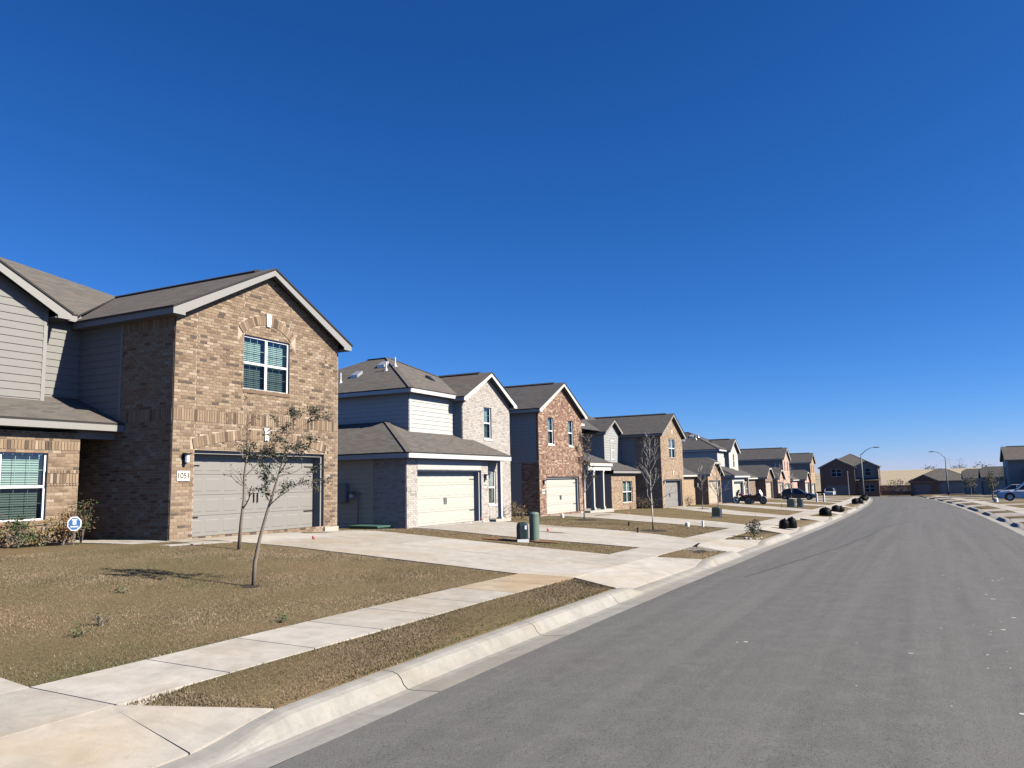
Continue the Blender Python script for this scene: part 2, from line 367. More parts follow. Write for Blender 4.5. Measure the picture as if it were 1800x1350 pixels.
# ground sheet
us = np.array([-400, -200, -120, -80, -60, -45, -32, -26, -22, -18, -15.5, -14, -12, -10, -8.5, -7.15, -6.6, -6.0, -5.4, -4.88, -4.7, -4.2, -2, 0, 3.0, 3.5, 3.68, 4.8, 5.95, 8, 11, 15, 25, 40, 60, 100, 200, 400.])
ys = np.concatenate([np.arange(-30, -6, 3.), np.arange(-6, 62, .4), np.arange(62, 150, .8), np.arange(150, 220, 5.), [230, 260, 300, 360]])
U, Yg = np.meshgrid(us, ys); Zg = gz(U, Yg)
Zg = np.where((U > -4.87) & (U < 3.67), Zg-.10, Zg)
Zg = np.where((U < -4.87) & (U > -16), Zg + .006*np.sin(U*2.1+Yg*1.3), Zg)
KL = np.array([min(1, 3*(1-kf_all(y, -1))) for y in ys])[:, None]; KR = np.array([min(1, 3*(1-kf_all(y, 1))) for y in ys])[:, None]
Zg = Zg-KL*np.where((U > -6.05) & (U < -4.6), .05+.11*np.clip((U+6)/1.1, 0, 1), 0)-KR*np.where((U < 4.85) & (U > 3.4), .05+.11*np.clip((4.8-U)/1.1, 0, 1), 0)
V = np.stack([U+cc(np.minimum(Yg, 175)), Yg, Zg], -1).reshape(-1, 3); nx = len(us)
F = [(j*nx+i, j*nx+i+1, (j+1)*nx+i+1, (j+1)*nx+i) for j in range(len(ys)-1) for i in range(nx-1)]
g = MB(); g.v = [tuple(p) for p in V]; g.f = [list(f) for f in F]; g.mi = [0]*len(F)
tag(g.build('ground', 'lawn', smooth=True), kind='structure')
# dry hill beyond the street end
hx = np.linspace(-900, 900, 61); hy = np.array([215, 240, 270, 310, 360, 420, 480, 540, 600, 700, 900, 1400])
def hz(x, y): return np.interp(y, [215, 270, 360, 480, 600, 700, 900, 1400], [-2.3, -1.9, -.2, 2.6, 4.6, 4.8, 4.0, 0])+1.1*np.sin(x*.006+1)+.5*np.sin(x*.021)-.004*np.clip(x, 0, 900)
g = MB(); X, Yh = np.meshgrid(hx, hy); g.v = [(float(a), float(c), float(hz(a, c))) for a, c in zip(X.ravel(), Yh.ravel())]
g.f = [[j*61+i, j*61+i+1, (j+1)*61+i+1, (j+1)*61+i] for j in range(len(hy)-1) for i in range(60)]; g.mi = [0]*len(g.f)
tag(g.build('hill', 'hill_grass', smooth=True), kind='structure')

# road
def strip(ulist, ylist, dz, zf=None):
    g = MB(); k = len(ulist)
    for Y in ylist:
        for u in ulist: g.v.append(W3(u, Y, dz))
    g.f = [[j*k+i, j*k+i+1, (j+1)*k+i+1, (j+1)*k+i] for j in range(len(ylist)-1) for i in range(k-1)]; g.mi = [0]*len(g.f); return g
yr = np.concatenate([np.arange(-20, 30, 1.), np.arange(30, 152, 2.), [152]])
tag(strip([-4.2, -3, -1.8, -.6, .6, 1.8, 3.0], yr, 0).build('road', 'asphalt', smooth=True), kind='structure')
g = MB(); zc = float(zr(152))
g.v = [(-70, 151.9, zc-.02), (60, 151.9, zc-.02), (60, 160.5, zc-.02), (-70, 160.5, zc-.02)]; g.f = [[0, 1, 2, 3]]; g.mi = [0]
tag(g.build('cross_road', 'asphalt'), kind='structure')
# tyre-mark and tar lines on the road
def line_on_road(pts, w, name, mat, dz=.004):
    g = MB(); n_ = len(pts)
    for i, (u, Y) in enumerate(pts):
        ww = w*(.6+.8*random.random()); g.v += [W3(u-ww/2, Y, dz), W3(u+ww/2, Y, dz)]
    g.f = [[2*i, 2*i+1, 2*i+3, 2*i+2] for i in range(n_-1)]; g.mi = [0]*len(g.f)
    return tag(g.build(name, mat), kind='structure')
line_on_road([(-3.4+.075*(Y-17)+.35*math.sin((Y-17)*.13)+.04*random.uniform(-1, 1), Y) for Y in np.arange(17, 37, .5)], .05, 'tyre_mark', 'tar')
line_on_road([(-1.9+.10*(Y-37)+.006*(Y-37)**2, Y) for Y in np.arange(36.5, 48, .5)], .06, 'tyre_mark', 'tar')
g = MB()
for i in range(70):
    Y = random.uniform(4.5, 26) if i % 3 else random.uniform(4.5, 11); u = random.gauss(.75, .28) if i % 4 else random.uniform(-3, 2.2)
    r = random.uniform(.006, .028); k = random.randint(5, 8); st = random.uniform(.6, 1.8)
    p = [W3(u+r*st*math.cos(t)*random.uniform(.6, 1.2), Y+r*1.2*math.sin(t)*random.uniform(.6, 1.2), .004) for t in np.linspace(0, 2*math.pi, k, endpoint=False)]
    g.add(p, [list(range(k))])
tag(g.build('paint_spots', 'paint_spot'), kind='stuff')

# ------------------------------------------------------------------ driveways (plan corners: at the walk and along both edges)
DRV = [  # kerb throat y0,y1 ; left edge pts [(u,Y)] walk->house ; right edge pts
    ((-.5, 4.3), [(-7.15, -.8), (-16.2, -1)], [(-7.15, 4.52), (-8.1, 4.6), (-9.5, 4.62), (-16.2, 4.6)]),
    ((14.2, 18.6), [(-7.15, 14.12), (-10.5, 14.3), (-13.5, 14.42), (-14.8, 14.2), (-16.19, 13.9)], [(-7.15, 19.1), (-10, 19.4), (-12, 19.75), (-14.4, 20.3), (-17.2, 20.6)]),
    ((23.0, 26.4), [(-7.15, 21.6), (-11.5, 22.2), (-14.5, 23.5), (-16.84, 24.7)], [(-7.15, 26.2), (-9, 27.8), (-11, 28.6), (-14.7, 29.6), (-16.84, 31.2)]),
    ((32.4, 35.6), [(-7.15, 33.1), (-10, 34.6), (-14.2, 36.9), (-18.1, 39.0)], [(-7.15, 36.4), (-8.9, 38.5), (-13.1, 41.), (-18.1, 46.5)]),
    ((44.5, 48.3), [(-7.15, 45.4), (-10.2, 47.6), (-15, 55), (-17.3, 59.4)], [(-7.15, 48.9), (-11.4, 55.2), (-15.4, 63.6), (-17.3, 65.2)]),
    ((55.5, 60), [(-7.15, 57), (-13, 66.2), (-16.5, 73)], [(-7.15, 62), (-9.7, 67), (-14, 74.4), (-16.5, 79.4)]),
    ((71, 75.5), [(-7.15, 72.8), (-12, 79), (-16.5, 83.2)], [(-7.15, 77.5), (-12, 85), (-16.5, 88.4)]),
    ((86, 90.5), [(-7.15, 88), (-12, 98), (-16, 104.5)], [(-7.15, 92.5), (-12, 103.5), (-16, 110)]),
    ((100, 104), [(-7.15, 101), (-16, 116.8)], [(-7.15, 106), (-16, 122)]),
    ((113, 117), [(-7.15, 114), (-16, 123.5)], [(-7.15, 119), (-16, 128.5)]),
    ((127, 131), [(-7.15, 128), (-14, 139)], [(-7.15, 133), (-14, 144)]),
    ((140, 144), [(-7.15, 141), (-14, 150)], [(-7.15, 146), (-14, 155)])]
RDRV = [(28, 33), (37.5, 40.2), (43.6, 46.0), (50.8, 55), (60.5, 64), (74, 78), (88, 93), (102, 107), (118, 123), (134, 139)]
def lerp_edge(E, u):
    x = [p[0] for p in E][::-1]; y = [p[1] for p in E][::-1]; return float(np.interp(u, x, y))
drv_all = thing('driveway', (0, 0, 0)); drv_all['kind'] = 'structure'
GAP = .008
def quad_slab(corners, parent, name, mat, th=.09, dz=.016, sub=1):
    """corners (u,Y) counter-clockwise; a slab lying on the ground"""
    g = MB(); P = [W3(u, Y, dz) for u, Y in corners]; g.slab(P, th); return g.build(name, mat, parent)
for di, ((k0, k1), L, Rr) in enumerate(DRV):
    uh = max(L[-1][0], Rr[-1][0]); near = di < 5
    cuts = [-7.15] + [u for u in (-9.6, -12.0, -14.4) if u > uh+.8] + [uh]
    for a, b2 in zip(cuts[:-1], cuts[1:]):
        sub = np.linspace(a, b2, 3)
        for c0, c1 in zip(sub[:-1], sub[1:]):
            pass
        for h0, h1 in ((0, .5), (.5, 1)):
            g = MB(); q = []
            pts = [a-GAP] + [p for p in (a*.5+b2*.5,)] + [b2+GAP]
            row = []
            for u in pts:
                l, r_ = lerp_edge(L, u), lerp_edge(Rr, u); y0 = l+(r_-l)*h0; y1 = l+(r_-l)*h1
                row.append((u, y0+(GAP if h0 else 0), y1-(GAP if h0 == 0 else 0)))
            for (u0, a0, a1), (u1, b0, b1) in zip(row[:-1], row[1:]):
                g.slab([W3(u1, b0, .016), W3(u0, a0, .016), W3(u0, a1, .016), W3(u1, b1, .016)], .09)
            g.build('slab', 'concrete', drv_all)
    l, r_ = L[0][1], Rr[0][1]
    # crossing at the walk and the apron down to the kerb
    for h0, h1 in ((0, .5), (.5, 1)):
        quad_slab([(-7.15+GAP, l+(r_-l)*h0+GAP), (-6.0-GAP, l+(r_-l)*h0+GAP), (-6.0-GAP, l+(r_-l)*h1-GAP), (-7.15+GAP, l+(r_-l)*h1-GAP)], drv_all, 'slab', 'concrete')
    cen = (k0+k1)/2; fl = .85
    for a0, a1, b0, b1 in ((k0-fl, k0, l, k0+.1 if k0 > l else l+.05), (k0, cen, l+.05, (l+r_)/2), (cen, k1, (l+r_)/2, r_-.05), (k1, k1+fl, r_-.05, r_)):
        if b1-b0 < .2: b1 = b0+.06
        za, zb_ = -.102*(1-kf_all(a0, -1)), -.102*(1-kf_all(a1, -1))
        g = MB(); g.slab([W3(-6.0+GAP, b0, .014), W3(-4.89, a0+GAP, .004+za), W3(-4.89, a1-GAP, .004+zb_), W3(-6.0+GAP, b1, .014)], .09); g.build('slab', 'concrete', drv_all)
# front walk of the near house, porch slab
for c in ([(-18.3, 12.2), (-16.6, 12.25), (-16.6, 13.45), (-18.3, 13.45)], [(-16.58, 12.25), (-14.95, 12.45), (-14.9, 13.3), (-16.58, 13.4)], [(-16.17, 13.35), (-14.88, 13.32), (-14.82, 14.15), (-16.17, 13.88)]):
    quad_slab(c, drv_all, 'slab', 'concrete')
# right side driveways
for y0, y1 in RDRV:
    for a, b2 in ((5.95, 9.5), (9.5, 13.5), (13.5, 17)):
        quad_slab([(a+GAP, y0), (b2-GAP, y0), (b2-GAP, y1), (a+GAP, y1)], drv_all, 'slab', 'concrete')
    g = MB(); g.slab([W3(3.69, y0, -.10), W3(4.8-GAP, y0, .014), W3(4.8-GAP, y1, .014), W3(3.69, y1, -.10)], .09); g.build('slab', 'concrete', drv_all)
    for ya, yb in ((y0-.8, y0-.01), (y1+.8, y1+.01)):
        P3 = [W3(3.69, ya, .004), W3(4.8-GAP, yb, .014), W3(3.69, yb, -.10)]; g = MB(); g.slab(P3 if yb > ya else P3[::-1], .09); g.build('slab', 'concrete', drv_all)

# sidewalks
walk = thing('sidewalk', (0, 0, 0)); walk['kind'] = 'structure'
def ranges_minus(y0, y1, holes):
    res = []; c = y0
    for a, b2 in sorted(holes):
        if b2 <= c or a >= y1: continue
        if a > c: res.append((c, a))
        c = max(c, b2)
    if c < y1: res.append((c, y1))
    return res
wi = 0
for a, b2 in ranges_minus(-10, 150, [(d[1][0][1], d[2][0][1]) for d in DRV]):
    L = b2-a; k = max(1, round(L/1.22)) if a < 60 else 1 
    if a >= 60: k = max(1, round(L/6))
    for i in range(k):
        y0, y1 = a+L*i/k, a+L*(i+1)/k
        quad_slab([(-7.15, y0+GAP), (-6.0, y0+GAP), (-6.0, y1-GAP), (-7.15, y1-GAP)], walk, 'slab', 'tan_concrete' if 11.2 < y0 < 13.9 else 'concrete'); wi += 1
for i, y0 in enumerate(np.arange(22, 150, 1.22 if False else 3.0)):
    quad_slab([(4.8, y0+GAP), (5.95, y0+GAP), (5.95, y0+3-GAP), (4.8, y0+3-GAP)], walk, 'slab', 'concrete', dz=.018)
# dark joint bed under the slabs so the gaps read as joints
g = MB()
for a in np.arange(-10, 148, 2.): 
    g.add([W3(-7.12, a, .004), W3(-6.03, a, .004), W3(-6.03, a+2, .004), W3(-7.12, a+2, .004)], [(0, 1, 2, 3)])
g.build('joint_bed', 'joint', walk)
g = MB()
for (k0, k1), L, Rr in DRV[:6]:
    uh = max(L[-1][0], Rr[-1][0])
    for a, b2 in zip(np.linspace(-5.9, uh+.05, 12)[:-1], np.linspace(-5.9, uh+.05, 12)[1:]):
        g.add([W3(b2, lerp_edge(L, b2)+.06, .003), W3(a, lerp_edge(L, a)+.06, .003), W3(a, lerp_edge(Rr, a)-.06, .003), W3(b2, lerp_edge(Rr, b2)-.06, .003)], [(0, 1, 2, 3)])
g.build('joint_bed', 'joint', drv_all)

# kerbs: profile sweeps, dropped at driveways
kerb = thing('kerb', (0, 0, 0)); kerb['kind'] = 'structure'
PROF = [(-4.2, .02, .024), (-4.5, .003, .006), (-4.57, .008, .008), (-4.615, .045, .014), (-4.645, .098, .024), (-4.685, .136, .034), (-4.74, .154, .042), (-4.80, .158, .046), (-4.868, .156, .052), (-4.885, .13, .04), (-4.885, -.08, -.08)]
def kfac(Y, holes):
    f = 1.
    for a, b2 in holes:
        d = max(a-Y, Y-b2)
        f = min(f, float(np.clip(d/.85, 0, 1)))
    return f*f*(3-2*f)
def kerb_run(side, y0, y1, holes, step, seg):
    Y = y0
    while Y < y1-.01:
        e = min(Y+seg, y1); k = max(2, int(round((e-Y)/step))+1); g = MB(); secs = []
        for y in np.linspace(Y+.007, e-.007, k):
            f = kfac(y, holes); q = []
            for (u, hi, lo) in PROF:
                uu = u if side < 0 else -1.2-u
                q.append((float(uu+cc(y)), float(y), float(zr(y)+lo+(hi-lo)*f)))
            secs.append(q if side < 0 else q[::-1])
        c = len(PROF)
        for q in secs: g.v += q
        g.f = [[i*c+j, i*c+j+1, (i+1)*c+j+1, (i+1)*c+j] for i in range(k-1) for j in range(c-1)]; g.mi = [0]*len(g.f)
        g.f += [list(range(c))[::-1], [(k-1)*c+j for j in range(c)]]; g.mi += [0, 0]
        g.build('kerb_segment', 'kerb_concrete', kerb); Y = e
LH = [d[0] for d in DRV]
kerb_run(-1, -8.4, 30.6, LH, .25, 3.0); kerb_run(-1, 30.6, 90.6, LH, .5, 6.0); kerb_run(-1, 90.6, 150.6, LH, 1, 12.)
kerb_run(1, 22, 82, RDRV, .5, 6.0); kerb_run(1, 82, 150, RDRV, 1, 17.)

#@@HOUSES@@
# ------------------------------------------------------------------ house kit (local frame: x to the viewer's right, y back into the plot, z up)
UNIT = {}
def unit_brick(mat):
    if mat not in UNIT:
        g = MB(); g.add([(0, 0, 0), (1, 0, 0), (1, 0, 1), (0, 0, 1), (0, 1, 0), (1, 1, 0), (1, 1, 1), (0, 1, 1)],
                        [(4, 5, 6, 7)[::-1], (0, 1, 5, 4)[::-1], (1, 2, 6, 5)[::-1], (2, 3, 7, 6)[::-1], (3, 0, 4, 7)[::-1]])
        UNIT[mat] = g.mesh('brick', mat)
    return UNIT[mat]
class Wall:
    """flat wall; P(a,z,d): a along, z up, d outward"""
    def __init__(s, house, o, A, n, w, z0, z1, peak=None, openings=(), zlow=None):
        s.h = house; s.o = np.array([*o, 0.]); s.A = np.array([*A, 0.]); s.n = np.array([*n, 0.]); s.w = w; s.z0 = z0; s.z1 = z1; s.peak = peak; s.op = list(openings)
        s.flip = (s.A[0]*s.n[1]-s.A[1]*s.n[0]) > 0
    def P(s, a, z, d=0.): return tuple(s.o+s.A*a+s.n*d+np.array([0, 0, z]))
    def quad(s, g, pts, d=0., mi=0):
        q = [s.P(a, z, d) for a, z in pts]; q = q[::-1] if s.flip else q
        g.add(q, [list(range(len(q)))], mi)
    def abox(s, g, a0, a1, z0, z1, d0, d1, mi=0):
        q = [s.P(a, z, d) for d in (d0, d1) for a, z in ((a0, z0), (a1, z0), (a1, z1), (a0, z1))]
        f = [(0, 3, 2, 1), (4, 5, 6, 7), (0, 1, 5, 4), (1, 2, 6, 5), (2, 3, 7, 6), (3, 0, 4, 7)]
        if s.flip: f = [x[::-1] for x in f]
        g.add(q, f, mi)
    def span(s, z):
        """visible a-range at height z"""
        if z <= s.z1 or not s.peak: return (0, s.w) if z <= s.z1 else None
        ap, zp = s.peak
        if z >= zp: return None
        t = (z-s.z1)/(zp-s.z1); return (ap*t, s.w-(s.w-ap)*t)
    def core(s, mat, name='wall', reveal=.10):
        g = MB(); az = sorted({0, s.w, *[o[0] for o in s.op], *[o[1] for o in s.op]}); zz = sorted({s.z0, s.z1, *[o[2] for o in s.op], *[o[3] for o in s.op]})
        zz = [z for z in zz if s.z0 <= z <= s.z1]
        for a0, a1 in zip(az[:-1], az[1:]):
            for z0, z1 in zip(zz[:-1], zz[1:]):
                m0, m1 = (a0+a1)/2, (z0+z1)/2
                if any(o[0] < m0 < o[1] and o[2] < m1 < o[3] for o in s.op): continue
                s.quad(g, [(a0, z0), (a1, z0), (a1, z1), (a0, z1)])
        if s.peak: s.quad(g, [(0, s.z1), (s.w, s.z1), s.peak])
        for a0, a1, z0, z1 in [o[:4] for o in s.op]:
            for p, q in (((a0, z0), (a1, z0)), ((a1, z0), (a1, z1)), ((a1, z1), (a0, z1)), ((a0, z1), (a0, z0))):
                v = [s.P(*p, 0), s.P(*q, 0), s.P(*q, -reveal), s.P(*p, -reveal)]; g.add(v if s.flip else v[::-1], [(0, 1, 2, 3)])
        return g.build(name, mat, s.h)
    def bricks(s, pal, bl=.216, ch=.0775, bands=(), arches=(), singles=0, proud=.009, name='brick'):
        names, wt = PAL[pal]; items = []   # (a0,a1,z0,z1,mi,dd)
        gp = .011
        def emit(a0, a1, z0, z1, dd=0.):
            if a1-a0 < .03: return
            items.append((a0, a1, z0, z1, int(rng.choice(len(names), p=wt)), dd))
        def blocked(am, zm):
            for o in s.op:
                if o[0] < am < o[1] and o[2] < zm < o[3]: return True
            for (c, zc_, ri, ro, half) in arches:
                rr = math.hypot(am-c, zm-zc_)
                if ri-.005 < rr < ro+.02 and abs(am-c) < half*ro/ri+.02 and zm > zc_: return True
            return False
        z = s.z0; row = 0; ztop = s.peak[1] if s.peak else s.z1
        cuts = sorted([o[0] for o in s.op]+[o[1] for o in s.op])
        while z < ztop-.02:
            zh = min(ch, ztop-z); band = next((b for b in bands if b[0]-.001 <= z < b[1]-.001), None)
            if band:
                zh = band[1]-z; sp = s.span(z+.01); sp2 = s.span(band[1]-.01)
                if sp and sp2:
                    a = sp[0]
                    while a < sp[1]-.03:
                        e = min(a+.0795, sp[1])
                        if not blocked((a+e)/2, z+zh*.5): emit(a+gp/2, e-gp/2, z+gp/2, z+zh-gp/2, band[2] if len(band) > 2 else 0)
                        a = e
                z += zh; row += 1; continue
            sp = s.span(z+zh*.55)
            if sp is None: break
            a = sp[0]-(bl/2 if row % 2 else 0)
            while a < sp[1]-.01:
                e = a+bl; segs = [(max(a, sp[0]), min(e, sp[1]))]
                for c in cuts: segs = [q for (p0, p1) in segs for q in (((p0, c), (c, p1)) if p0 < c < p1 else ((p0, p1),))]
                for p0, p1 in segs:
                    if p1-p0 < .035: continue
                    # split against arches by sampling
                    if arches:
                        k = 6; runs = []; cur = None
                        for j in range(k):
                            x0 = p0+(p1-p0)*j/k; x1 = p0+(p1-p0)*(j+1)/k
                            bl_ = blocked((x0+x1)/2, z+zh/2)
                            if bl_: cur = None
                            elif cur: cur[1] = x1
                            else: cur = [x0, x1]; runs.append(cur)
                        for r0, r1 in runs: emit(r0+gp/2, r1-gp/2, z+gp/2, z+zh-gp/2)
                    elif not blocked((p0+p1)/2, z+zh/2): emit(p0+gp/2, p1-gp/2, z+gp/2, z+zh-gp/2)
                a = e
            z += zh; row += 1
        items.sort(key=lambda t: 0)
        mw = s.h.matrix_basis
        def dist(t):
            p = mw @ Vector(s.P((t[0]+t[1])/2, (t[2]+t[3])/2)); return (p-Vector((0, 0, EYE))).length
        items.sort(key=dist)
        ang = math.atan2(s.A[1], s.A[0])
        for (a0, a1, z0, z1, mi, dd) in items[:singles]:
            o = bpy.data.objects.new(name, unit_brick(names[mi])); COL.objects.link(o); o.parent = s.h
            o.location = s.P(a0, z0, -.012); o.rotation_euler = (0, 0, ang)
            # local y of the unit brick points outward or inward according to the wall's handedness
            oy = 1 if s.flip else -1
            o.scale = (a1-a0, oy*(proud+dd+.012), z1-z0)
        g = MB(); k = 0
        for (a0, a1, z0, z1, mi, dd) in items[singles:]:
            q = [s.P(a, z_, d) for d in (-.012, proud+dd+rng.uniform(-.0015, .0015)) for a, z_ in ((a0, z0), (a1, z0), (a1, z1), (a0, z1))]
            f = [(4, 5, 6, 7), (0, 1, 5, 4), (1, 2, 6, 5), (2, 3, 7, 6), (3, 0, 4, 7)]
            if s.flip: f = [x[::-1] for x in f]
            g.add(q, f, mi)
        for (c, zc_, ri, ro, half) in arches:
            th = math.asin(half/ri); k = int(2*th*ro/.088)
            for j in range(k):
                t0 = -th+2*th*j/k; t1 = -th+2*th*(j+1)/k; e = .0035
                if abs((t0+t1)/2)*ro < .085: continue      # the keystone sits here
                pts = [(c+ri*math.sin(t0)+e, zc_+ri*math.cos(t0)), (c+ri*math.sin(t1)-e, zc_+ri*math.cos(t1)), (c+ro*math.sin(t1)-e, zc_+ro*math.cos(t1)), (c+ro*math.sin(t0)+e, zc_+ro*math.cos(t0))]
                q = [s.P(a, z_, -.012) for a, z_ in pts]+[s.P(a, z_, proud+.014) for a, z_ in pts]
                f = [(4, 5, 6, 7), (0, 1, 5, 4), (1, 2, 6, 5), (2, 3, 7, 6), (3, 0, 4, 7)]
                if s.flip: f = [x[::-1] for x in f]
                g.add(q, f, int(rng.choice(len(names), p=wt)))
        if g.f: o = g.build('brickwork', names, s.h); o['kind'] = 'stuff'
    def siding(s, mat, exp=.185, singles=True, zs=None):
        z = s.z0 if zs is None else zs; ztop = s.peak[1] if s.peak else s.z1; gall = MB()
        while z < ztop-.03:
            z1 = min(z+exp, ztop); sp0 = s.span(z+.001); sp1 = s.span(z1-.004) or ((s.peak[0], s.peak[0]) if s.peak else (0, s.w))
            if sp0 is None: break
            segs = [(0., 1.)]; lo, hi = sp0
            parts = [(lo, hi)]
            for o in s.op:
                if z < o[3]-.02 and z1 > o[2]+.02:
                    parts = [q for (a, b2) in parts for q in ((a, min(b2, o[0])), (max(a, o[1]), b2)) if q[1]-q[0] > .02]
            for a0, a1 in parts:
                b0, b1 = max(a0, sp1[0]), min(a1, sp1[1])
                if b1 < b0: b0 = b1 = (b0+b1)/2
                g = MB() if singles else gall
                q = [s.P(a0, z, .002), s.P(a1, z, .002), s.P(b1, z1, .002), s.P(b0, z1, .002), s.P(a0, z, .030), s.P(a1, z, .030), s.P(b1, z1+.012, .010), s.P(b0, z1+.012, .010)]
                f = [(4, 5, 6, 7), (0, 1, 5, 4), (1, 2, 6, 5), (2, 3, 7, 6), (3, 0, 4, 7)]
                if s.flip: f = [x[::-1] for x in f]
                g.add(q, f)
                if singles: g.build('siding_board', mat, s.h)
            z = z1
        if not singles and gall.f: gall.build('siding', mat, s.h)
    def trim(s, a0, a1, z0, z1, mat, d0=0, d1=.03, name='trim'):
        g = MB(); s.abox(g, a0, a1, z0, z1, d0, d1); return g.build(name, mat, s.h)
    # ---- windows and doors
    def window(s, a0, a1, z0, z1, depth=.07, units=1, detail=True, sill=None, proud=False, blind=True):
        d = .012 if proud else -depth
        root = MB(); fw = .05
        s.abox(root, a0, a0+fw, z0, z1, d-.03, d+.03); s.abox(root, a1-fw, a1, z0, z1, d-.03, d+.03)
        s.abox(root, a0+fw, a1-fw, z1-fw, z1, d-.03, d+.03); s.abox(root, a0+fw, a1-fw, z0, z0+fw, d-.03, d+.03)
        uw = (a1-a0)/units
        for k in range(1, units): s.abox(root, a0+uw*k-.045, a0+uw*k+.045, z0+fw, z1-fw, d-.03, d+.028)
        wn = root.build('window', 'vinyl', s.h); zm = (z0+z1)/2
        rd = MB(); s.abox(rd, a0+.01, a1-.01, z0+.01, z1-.01, d-.30, d-.26); rd.build('window_room', 'room_dark', s.h)
        for k in range(units):
            l = a0+uw*k+(fw if k == 0 else .045); r_ = a0+uw*(k+1)-(fw if k == units-1 else .045)
            g = MB(); s.abox(g, l, r_, zm-.03, zm+.03, d-.02, d+.035); g.build('rail', 'vinyl', wn)
            for (q0, q1, mt_, dd) in ((zm+.03, z1-fw, 'glass', 0), (z0+fw, zm-.03, 'screened_glass', -.012)):
                g = MB(); s.quad(g, [(l, q0), (r_, q0), (r_, q1), (l, q1)], d+dd); g.build('pane', mt_, wn)
                if detail:
                    g = MB()
                    for j in (1, 2):
                        x = l+(r_-l)*j/3; s.abox(g, x-.006, x+.006, q0, q1, d+dd-.012, d+dd-.004)
                    s.abox(g, l, r_, (q0+q1)/2-.006, (q0+q1)/2+.006, d+dd-.012, d+dd-.004); g.build('muntin', 'muntin', wn)
            if blind:
                g = MB(); zb = z0+fw+.02; nsl = 10 if detail else 3
                if detail:
                    for j in range(int((z1-fw-zb)/.055)):
                        q = zb+.055*j; v = [s.P(l, q, d-.10), s.P(r_-.04, q, d-.10), s.P(r_-.04, q+.05, d-.13), s.P(l, q+.05, d-.13)]; g.add(v, [(0, 1, 2, 3)])
                else: s.quad(g, [(l, zb), (r_, zb), (r_, z1-fw), (l, z1-fw)], d-.11)
                g.build('blind', 'blind', wn)
        if sill: s.trim(a0-.06, a1+.06, z0-.09, z0, sill, -.06, .045, 'sill')
        return wn
    def garage(s, a0, a1, z0, z1, mat, depth=.22, cols=8, jamb='trim_grey', hinges=True, reveal_mat=None, handle=True):
        g = MB(); zj = z1-.09
        s.abox(g, a0, a1, zj, z1, -depth-.03, -.10); s.abox(g, a0, a0+.06, z0, zj, -depth-.03, -.09); s.abox(g, a1-.06, a1, z0, zj, -depth-.03, -.09)
        g.build('garage_frame', jamb, s.h)
        g = MB(); l, r_ = a0+.06, a1-.06; H = (zj-z0)/4
        for k in range(4): s.abox(g, l, r_, z0+.012+H*k+.004, z0+.012+H*(k+1)-.004 if k < 3 else zj, -depth-.05, -depth)
        s.abox(g, l, r_, z0, zj, -depth-.07, -depth-.045)
        dr = g.build('garage_door', mat, s.h); pw = (r_-l)/cols
        for k in range(4):
            for j in range(cols):
                g = MB(); p0, p1, q0, q1 = l+pw*j+.07, l+pw*(j+1)-.07, z0+H*k+.10, z0+H*(k+1)-.10; e = .018
                # recessed groove look: raised field with bevel
                v = [s.P(a, z, -depth+.0006) for a, z in ((p0, q0), (p1, q0), (p1, q1), (p0, q1))]+[s.P(a, z, -depth+.007) for a, z in ((p0+e, q0+e), (p1-e, q0+e), (p1-e, q1-e), (p0+e, q1-e))]
                f = [(4, 5, 6, 7), (0, 1, 5, 4), (1, 2, 6, 5), (2, 3, 7, 6), (3, 0, 4, 7)]
                if s.flip: f = [x[::-1] for x in f]
                g.add(v, f); g.build('panel', mat, dr)
        if hinges:
            for zz in (z0+H*.95, z0+H*3.45):
                for (p0, p1) in ((l+.02, l+.42), (r_-.42, r_-.02)):
                    g = MB(); s.abox(g, p0, p1, zz-.018, zz+.018, -depth, -depth+.016); g.build('hinge_strap', 'iron', dr)
        if handle:
            mdl = (l+r_)/2
            for q in (-.07, .07):
                g = MB(); s.abox(g, mdl+q-.014, mdl+q+.014, z0+H*1.55, z0+H*2.05, -depth+.012, -depth+.04); g.build('handle', 'iron', dr)
        return dr
    def lamp(s, a, z, mat='iron'):
        g = MB(); s.abox(g, a-.055, a+.055, z-.14, z+.14, 0, .03); s.abox(g, a-.02, a+.02, z+.02, z+.06, .03, .12); s.abox(g, a-.075, a+.075, z+.10, z+.125, .03, .20); lm = g.build('wall_lamp', mat, s.h)
        g = MB(); p = s.P(a, z, .115); g.lathe([(.035, -.12), (.055, -.1), (.055, .1), (.03, .1)], p[0], p[1], p[2], 8); g.build('lamp_glass', 'lens_clear', lm)
    def door(s, a0, a1, z0, z1, mat='entry_door', depth=.1):
        g = MB(); s.abox(g, a0, a1, z0, z1, -depth-.04, -depth); d = g.build('door', mat, s.h)
        for q0, q1 in ((.12, .45), (.52, .92)):
            for p0, p1 in ((.12, .46), (.54, .88)):
                g = MB(); s.abox(g, a0+(a1-a0)*p0, a0+(a1-a0)*p1, z0+(z1-z0)*q0, z0+(z1-z0)*q1, -depth, -depth+.015); g.build('panel', mat, d)
        g = MB(); p = s.P(a0+.08, z0+1.0, -depth+.04); g.lathe([(.02, -.03), (.03, 0), (.02, .03)], *p, 8); g.build('door_handle', 'rim', d)

